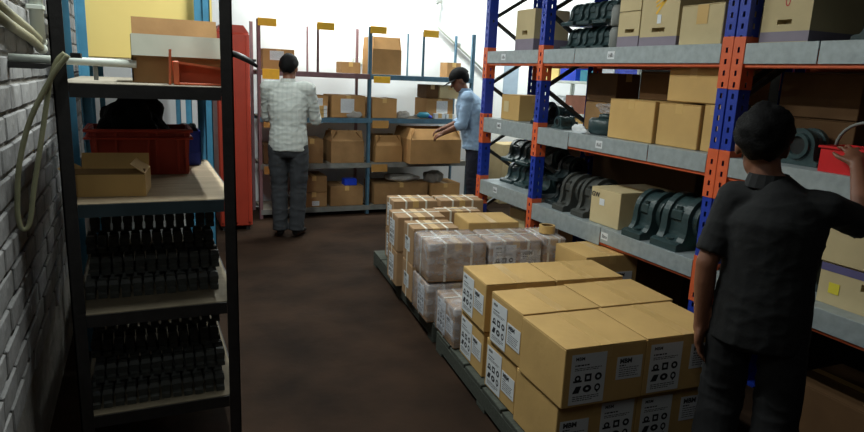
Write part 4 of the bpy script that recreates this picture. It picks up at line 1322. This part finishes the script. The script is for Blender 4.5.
# smooth it
sp = []
for i in range(len(pts) - 1):
    p0, p1, p2, p3 = [Vector(pts[max(0, min(len(pts) - 1, i + j))]) for j in (-1, 0, 1, 2)]
    for s in range(4):
        u = s / 4
        sp.append(0.5 * ((2 * p1) + (p2 - p0) * u + (2 * p0 - 5 * p1 + 4 * p2 - p3) * u * u + (3 * p1 - p0 - 3 * p2 + p3) * u ** 3))
sp.append(Vector(pts[-1]))
mb.tube(sp, 0.0085, 8)
mb.build('cable_loop', 'cable_green', t, True)
MB().box(0.0, 0.03, 0.02, 0.085, -0.012, 0.004).build('cable_hook', 'black_steel', t)


# ------------------------------------------------------------------ people
def organic(name, mb, voxel, mat, parent, smooth_it=6, wrinkle=0.0, wfr=16.0, seed=0.0):
    me = mb.mesh(name + '_raw')
    ob = bpy.data.objects.new(name, me)
    COL.objects.link(ob)
    rm = ob.modifiers.new('r', 'REMESH')
    rm.mode = 'VOXEL'
    rm.voxel_size = voxel
    sm_ = ob.modifiers.new('s', 'SMOOTH')
    sm_.factor = 0.5
    sm_.iterations = smooth_it
    dg = bpy.context.evaluated_depsgraph_get()
    new = bpy.data.meshes.new_from_object(ob.evaluated_get(dg))
    bpy.data.objects.remove(ob)
    bpy.data.meshes.remove(me)
    new.name = name
    if wrinkle:
        nrm = [v.normal.copy() for v in new.vertices]
        for v, nn in zip(new.vertices, nrm):
            p = v.co
            w = noise.noise(Vector((p.x * wfr, p.y * wfr, p.z * wfr * 0.8 + seed)))
            w2_ = 1 - abs(noise.noise(Vector((p.x * wfr * 0.7 + seed, p.y * wfr * 0.7, p.z * wfr * 1.3))))
            v.co = p + nn * wrinkle * (0.5 * w + 0.8 * (w2_ ** 3) - 0.3)
    new.materials.clear()
    new.materials.append(MATS[mat])
    new.polygons.foreach_set('use_smooth', [True] * len(new.polygons))
    return link(name, new, parent)


def hand(mb, wrist, direction, palm_n, thumb_side, s=1.0, curl=0.5, spread=0.16):
    """five fingered hand; direction: wrist->knuckles, palm_n: palm facing, thumb_side: unit towards thumb"""
    d = Vector(direction).normalized()
    n = Vector(palm_n); n = (n - d * n.dot(d)).normalized()
    t = Vector(thumb_side); t = (t - d * t.dot(d) - n * t.dot(n)).normalized()
    w = Vector(wrist)
    M = Matrix((t, d, n)).transposed().to_3x3()
    mb.capsule(w - d * 0.02 * s, w + d * 0.02 * s, 0.026 * s, 0.026 * s)
    mb.ellipsoid(w + d * 0.05 * s, 0.042 * s, 0.055 * s, 0.018 * s, M=M)
    lens = (0.068, 0.078, 0.072, 0.056)
    for i in range(4):
        off = (1.5 - i) * 0.02 * s
        k0 = w + d * (0.088 - 0.006 * abs(i - 1.2)) * s + t * off
        L = lens[i] * s
        fd = (d + t * (1.5 - i) * spread).normalized()
        a1 = curl * 0.6
        d1 = (fd * math.cos(a1) + n * math.sin(a1)).normalized()
        a2 = curl * 1.5
        d2_ = (fd * math.cos(a2) + n * math.sin(a2)).normalized()
        k1 = k0 + d1 * L * 0.5
        k2 = k1 + d2_ * L * 0.5
        mb.capsule(k0 - fd * 0.02 * s, k1, 0.0095 * s, 0.0088 * s, 8)
        mb.capsule(k1, k2, 0.0088 * s, 0.0072 * s, 8)
    b0 = w + d * 0.025 * s + t * 0.03 * s
    td = (d * 0.65 + t * 0.75 + n * 0.35 * curl).normalized()
    b1 = b0 + td * 0.042 * s
    b2 = b1 + (d * 0.85 + t * 0.3 + n * 0.5 * curl).normalized() * 0.03 * s
    mb.capsule(b0 - td * 0.01, b1, 0.0125 * s, 0.0105 * s, 8)
    mb.capsule(b1, b2, 0.0105 * s, 0.008 * s, 8)


def torso_loft(mb, secs, right):
    """secs: list of (centre, half width, half depth)"""
    pts = [s[0] for s in secs]
    mb.tube(pts, [(s[1], s[2]) for s in secs], 20, ref=right)


def person(label, loc, rotz, J, shirt, trousers, hairstyle, sleeves, voxel=0.008, yaw=0.0, pitch=0.0, hem=0.0, arm=1.0, girth=1.0, wr=0.007):
    """J: joints in local space, facing +Y, right hand at +X"""
    V = lambda k: Vector(J[k])
    t = thing('person', label, 'person', loc, rotz)
    pel, ch_, nk, hd = V('pelvis'), V('chest'), V('neck'), V('head')
    right = (V('shoulder_r') - V('shoulder_l')).normalized()
    hr = (V('hip_r') - V('hip_l')).normalized()
    HM = (Matrix.Rotation(yaw, 3, 'Z') @ Matrix.Rotation(pitch, 3, 'X'))
    sw = (V('shoulder_r') - V('shoulder_l')).length / 2
    # --- body
    b = MB()
    sh_mid = (V('shoulder_r') + V('shoulder_l')) / 2
    spine = [pel - Vector((0, 0, 0.06)), pel + (ch_ - pel) * 0.12, pel + (ch_ - pel) * 0.5, ch_, ch_ + (sh_mid - ch_) * 0.7, sh_mid + (nk - sh_mid) * 0.45, nk]
    wid = [0.135, 0.15, 0.132, 0.155, sw * 0.92, sw * 0.5, 0.055]
    dep = [0.10, 0.105, 0.10, 0.115, 0.10, 0.075, 0.055]
    torso_loft(b, [(p, w, d) for p, w, d in zip(spine, wid, dep)], right)
    b.capsule(nk - Vector((0, 0, 0.04)), nk + (hd - nk) * 0.6, 0.056, 0.05)
    # head: skull, jaw, nose, ears, brow
    b.ellipsoid(hd + HM @ Vector((0, -0.012, 0.025)), 0.074, 0.094, 0.092, M=HM)
    b.ellipsoid(hd + HM @ Vector((0, 0.022, -0.045)), 0.056, 0.066, 0.072, M=HM)
    b.ellipsoid(hd + HM @ Vector((0, 0.06, -0.085)), 0.026, 0.024, 0.024, M=HM)
    b.capsule(hd + HM @ Vector((0, 0.084, 0.012)), hd + HM @ Vector((0, 0.106, -0.026)), 0.009, 0.014, 8)
    b.capsule(hd + HM @ Vector((-0.03, 0.078, 0.022)), hd + HM @ Vector((0.03, 0.078, 0.022)), 0.012, 0.012, 8)
    b.capsule(hd + HM @ Vector((-0.018, 0.084, -0.058)), hd + HM @ Vector((0.018, 0.084, -0.058)), 0.009, 0.009, 8)
    for s in (-1, 1):
        b.ellipsoid(hd + HM @ Vector((s * 0.075, -0.012, -0.008)), 0.011, 0.02, 0.033, M=HM)
    # limbs
    for sd in ('l', 'r'):
        s, e, w = V('shoulder_' + sd), V('elbow_' + sd), V('wrist_' + sd)
        b.capsule(s, e, 0.047, 0.037)
        b.tube([e, e + (w - e) * 0.3, w], [0.037, 0.038, 0.025], 12)
        b.capsule(e, e + (w - e) * 0.05, 0.038, 0.038)
        dr = J.get('hand_dir_' + sd) or tuple(w - e)
        hand(b, w, dr, J['palm_' + sd], J['thumb_' + sd], 1.0, J.get('curl_' + sd, 0.5), J.get('spread_' + sd, 0.1))
        h, k, a, toe = V('hip_' + sd), V('knee_' + sd), V('ankle_' + sd), V('toe_' + sd)
        b.capsule(h, k, 0.075, 0.052)
        b.tube([k, k + (a - k) * 0.3, a], [0.05, 0.052, 0.034], 12)
        b.capsule(k, k + (a - k) * 0.04, 0.052, 0.05)
        b.capsule(a - Vector((0, 0, 0.03)), toe + Vector((0, 0, 0.004)), 0.034, 0.026)
    organic('body', b, voxel, 'skin', t, 4)
    # --- shirt
    g = MB()
    hemc = pel + Vector((0, 0, -0.08 + hem))
    spine2 = [hemc, pel + Vector((0, 0, 0.02)), pel + (ch_ - pel) * 0.5, ch_, ch_ + (sh_mid - ch_) * 0.68, sh_mid + (nk - sh_mid) * 0.34, nk - (nk - sh_mid) * 0.12]
    wid2 = [0.178 * girth, 0.178 * girth, 0.165 * girth, 0.182 * girth, sw * 0.99, sw * 0.62, 0.068]
    dep2 = [0.132 * girth, 0.132 * girth, 0.125 * girth, 0.137 * girth, 0.12 * girth, 0.092, 0.068]
    torso_loft(g, [(p, w, d) for p, w, d in zip(spine2, wid2, dep2)], right)
    for sd in ('l', 'r'):
        s, e, w = V('shoulder_' + sd), V('elbow_' + sd), V('wrist_' + sd)
        f = sleeves
        inn = s + (sh_mid - s) * 0.35
        g.capsule(inn, s, 0.07 * arm, 0.066 * arm)
        if f <= 1.0:
            g.tube([s, s + (e - s) * f * 0.5, s + (e - s) * f], [0.066 * arm, 0.066 * arm, 0.068 * arm], 14)
        else:
            q = e + (w - e) * (f - 1.0)
            g.capsule(s, e, 0.064, 0.056)
            g.tube([e, e + (q - e) * 0.6, q], [0.056, 0.052, 0.046], 14)
    organic('shirt', g, voxel * 1.1, shirt, t, 4, wrinkle=wr, wfr=17, seed=loc[0] * 5)
    cb_ = MB()
    n0 = nk + Vector((0, 0, -0.008))
    for k in range(16):
        a, c = 2 * math.pi * k / 16, 2 * math.pi * (k + 1) / 16
        P = lambda an, r, z: tuple(n0 + Vector((r * math.cos(an), r * 0.95 * math.sin(an), z)))
        cb_.quad(P(a, 0.064, 0.035), P(c, 0.064, 0.035), P(c, 0.076, -0.012), P(a, 0.076, -0.012))
        cb_.quad(P(a, 0.064, 0.035), P(c, 0.064, 0.035), P(c, 0.06, -0.01), P(a, 0.06, -0.01))
    cb_.build('collar', shirt, t, True)
    # --- trousers
    g = MB()
    tg = min(1.0, girth) ** 1.6
    torso_loft(g, [(pel + Vector((0, 0, 0.06)), 0.152 * tg, 0.115 * tg), (pel, 0.162 * tg, 0.12 * tg), (pel - Vector((0, 0, 0.09)), 0.165 * tg, 0.12 * tg), (pel - Vector((0, 0, 0.14)), 0.13 * tg, 0.1 * tg)], hr)
    for sd in ('l', 'r'):
        h, k, a = V('hip_' + sd), V('knee_' + sd), V('ankle_' + sd)
        g.tube([h + Vector((0, 0, 0.03)), h + (k - h) * 0.3, k, k + (a - k) * 0.35, a - (k - a) * 0.04], [0.09 * tg, 0.094 * tg, 0.078, 0.076, 0.07], 16)
    organic('trousers', g, voxel * 1.1, trousers, t, 4, wrinkle=0.007, wfr=13, seed=loc[0] * 3 + 2)
    # --- shoes
    for sd in ('l', 'r'):
        a, toe = V('ankle_' + sd), V('toe_' + sd)
        fwd = Vector((toe.x - a.x, toe.y - a.y, 0)).normalized()
        g = MB()
        heel = Vector((a.x, a.y, toe.z)) - fwd * 0.045
        g.tube([heel + Vector((0, 0, 0.03)), heel + fwd * 0.03 + Vector((0, 0, 0.035)), heel + fwd * 0.12 + Vector((0, 0, 0.03)), heel + fwd * 0.21 + Vector((0, 0, 0.018)), heel + fwd * 0.27 + Vector((0, 0, 0.012))],
               [(0.028, 0.03), (0.036, 0.038), (0.032, 0.042), (0.024, 0.046), (0.012, 0.028)], 14, ref=(0, 0, 1))
        g.capsule(a - Vector((0, 0, 0.02)), Vector((a.x, a.y, toe.z + 0.03)), 0.04, 0.038)
        organic('shoe', g, voxel, 'shoe', t, 3)
    # --- hair or cap
    hm = MB()
    seg, rings = 32, 20
    for i in range(rings + 1):
        ph = math.pi * 0.78 * i / rings
        for k in range(seg):
            th = 2 * math.pi * k / seg
            p = Vector((0.083 * math.sin(ph) * math.cos(th), 0.104 * math.sin(ph) * math.sin(th), 0.104 * math.cos(ph)))
            fr = max(0.0, math.sin(th))      # front
            lim = 0.038 * fr ** 0.7 - 0.088 * max(0.0, -math.sin(th)) - 0.03 * (1 - abs(math.sin(th)))
            ed_ = max(0.0, min(1.0, (p.z - lim) / 0.035))
            if p.z < lim:
                # tuck inside the skull below the hair line
                p = Vector((p.x * 0.86, p.y * 0.86, max(p.z, lim - 0.012)))
            elif hairstyle != 'cap':
                nz = noise.noise(p * 60 + Vector((loc[0], 0, 0))) * 0.006 + noise.noise(p * 22) * 0.006
                g_ = 0.05 + 0.55 * nz / 0.09
                if hairstyle == 'thick':
                    curl_ = noise.noise(p * 38) * 0.09 + noise.noise(p * 85) * 0.07
                    g_ = nz / 0.09 + 0.05 + 0.14 * max(0.0, min(1.0, (p.z + 0.06) / 0.1)) + curl_
                p = p * (0.92 + 0.08 * ed_ + g_ * ed_)
            hm.v.append(tuple(hd + HM @ (p + Vector((0, -0.012, 0.025)))))
    for i in range(rings):
        for k in range(seg):
            k2 = (k + 1) % seg
            hm.f.append((i * seg + k, (i + 1) * seg + k, (i + 1) * seg + k2, i * seg + k2))
    hm.f.append(tuple(rings * seg + k for k in range(seg)))
    hm.build('hair', 'hair', t, True)
    if hairstyle == 'cap':
        cm = MB()
        rings = 10
        for i in range(rings + 1):
            ph = math.pi * 0.5 * i / rings
            for k in range(seg):
                th = 2 * math.pi * k / seg
                p = Vector((0.091 * math.sin(ph) * math.cos(th), 0.112 * math.sin(ph) * math.sin(th), 0.098 * math.cos(ph)))
                cm.v.append(tuple(hd + HM @ (p + Vector((0, -0.012, 0.038)))))
        for i in range(rings):
            for k in range(seg):
                k2 = (k + 1) % seg
                cm.f.append((i * seg + k, (i + 1) * seg + k, (i + 1) * seg + k2, i * seg + k2))
        cp = cm.build('cap', 'hair', t, True)
        vm = MB()
        nn = 12
        top, bot = [], []
        for k in range(nn + 1):
            a = math.pi * (0.12 + 0.76 * k / nn)
            for (rr, lst, dz) in ((1.0, top, 0.0), (1.0, bot, -0.004)):
                pi_ = Vector((0.09 * math.cos(a), 0.108 * math.sin(a) - 0.012, 0.038 + dz))
                po = Vector((0.094 * math.cos(a), 0.108 * math.sin(a) - 0.012 + 0.085 * math.sin(a) ** 1.2, 0.022 + dz))
                lst.append((hd + HM @ pi_, hd + HM @ po))
        for k in range(nn):
            vm.quad(top[k][0], top[k][1], top[k + 1][1], top[k + 1][0])
            vm.quad(bot[k][0], bot[k + 1][0], bot[k + 1][1], bot[k][1])
            vm.quad(top[k][1], bot[k][1], bot[k + 1][1], top[k + 1][1])
        vm.build('visor', 'hair', cp, True)
    for s in (-1, 1):
        MB().ellipsoid(hd + HM @ Vector((s * 0.031, 0.08, 0.002)), 0.012, 0.007, 0.008, M=HM, seg=10, rings=6).build('eye', 'eye_white', t, True)
        MB().capsule(hd + HM @ Vector((s * 0.017, 0.092, 0.021)), hd + HM @ Vector((s * 0.047, 0.083, 0.023)), 0.0045, 0.003, 6).build('eyebrow', 'hair', t, True)
    return t


def standing(hip_z=0.90, sh_z=1.39, dy=0.0, foot=0.1, hw=0.095, sh=0.185):
    return dict(pelvis=(0, 0, hip_z + 0.02), chest=(0, 0.0 + dy * 0.6, hip_z + 0.33), neck=(0, dy, sh_z + 0.07), head=(0, dy + 0.015, sh_z + 0.2),
                shoulder_l=(-sh, dy, sh_z), shoulder_r=(sh, dy, sh_z),
                hip_l=(-hw, 0, hip_z - 0.03), hip_r=(hw, 0, hip_z - 0.03),
                knee_l=(-hw - 0.01, 0.015, 0.49), knee_r=(hw + 0.01, 0.015, 0.49),
                ankle_l=(-foot, -0.02, 0.085), ankle_r=(foot, -0.02, 0.085),
                toe_l=(-foot - 0.03, 0.17, 0.024), toe_r=(foot + 0.03, 0.17, 0.024))


# worker in the checked shirt, back to the aisle, hands at the second shelf
J = standing(0.88, 1.385)
J.update(dict(elbow_l=(-0.215, 0.1, 1.12), wrist_l=(-0.10, 0.32, 1.17), elbow_r=(0.235, 0.10, 1.10), wrist_r=(0.19, 0.345, 1.165),
              palm_l=(1, 0, -0.3), thumb_l=(0.2, 0.2, 1), palm_r=(-1, 0, -0.3), thumb_r=(-0.2, 0.2, 1), curl_l=0.7, curl_r=0.7))
J['head'] = (0.005, 0.03, 1.56)
J['neck'] = (0, 0.005, 1.445)
for k_ in ('l', 'r'):
    sg_ = -1 if k_ == 'l' else 1
    J['ankle_' + k_] = (sg_ * 0.075, -0.02, 0.085); J['toe_' + k_] = (sg_ * 0.105, 0.17, 0.024); J['knee_' + k_] = (sg_ * 0.09, 0.015, 0.49)
person('worker in pale checked shirt and grey jeans with back turned at shelving', (1.23, 5.93, 0), R(-22), J, 'shirt_check', 'trousers_grey', 'short', 1.9, 0.008, yaw=R(-8), pitch=R(-14))

# worker in the light blue shirt and black cap, in profile
J = standing(0.86, 1.34, dy=0.13)
J.update(dict(head=(0, 0.215, 1.515), neck=(0, 0.15, 1.41),
              elbow_l=(-0.225, 0.17, 1.07), wrist_l=(-0.17, 0.36, 0.97), elbow_r=(0.215, 0.17, 1.07), wrist_r=(0.12, 0.37, 0.99),
              palm_l=(0.5, 0, -1), thumb_l=(1, 0.2, 0.3), palm_r=(-0.5, 0, -1), thumb_r=(-1, 0.2, 0.3), curl_l=0.6, curl_r=0.6))
person('worker in light blue shirt and black cap bending over an open carton', (3.295, 6.12, 0), R(66), J, 'shirt_blue', 'trousers_navy', 'cap', 1.35, 0.008, pitch=R(-28), girth=1.15, arm=1.1)

# worker in dark clothes by the rack
J = standing(0.77, 1.175, dy=0.03, sh=0.145, hw=0.085)
J.update(dict(ankle_l=(-0.085, -0.09, 0.085), toe_l=(-0.10, 0.09, 0.024), head=(-0.082, 0.05, 1.36), neck=(-0.045, 0.035, 1.242),
              elbow_l=(-0.19, -0.045, 0.935), wrist_l=(-0.185, -0.03, 0.70), palm_l=(1, 0.1, 0), thumb_l=(0, 1, 0), curl_l=0.45,
              elbow_r=(0.25, 0.25, 1.10), wrist_r=(0.19, 0.475, 1.28), palm_r=(-0.2, 0.5, -0.6), thumb_r=(-1, 0, 0.1), curl_r=0.5, spread_r=0.25,
              knee_l=(-0.09, 0.02, 0.43), knee_r=(0.10, 0.02, 0.43)))
person('worker in dark shirt and trousers reaching into the near rack', (1.968, 1.467, 0), R(-60), J, 'shirt_dark', 'trousers_dark', 'thick', 0.85, 0.0065, yaw=R(8), pitch=R(-8), hem=-0.04, arm=0.84, girth=0.9, wr=0.004)
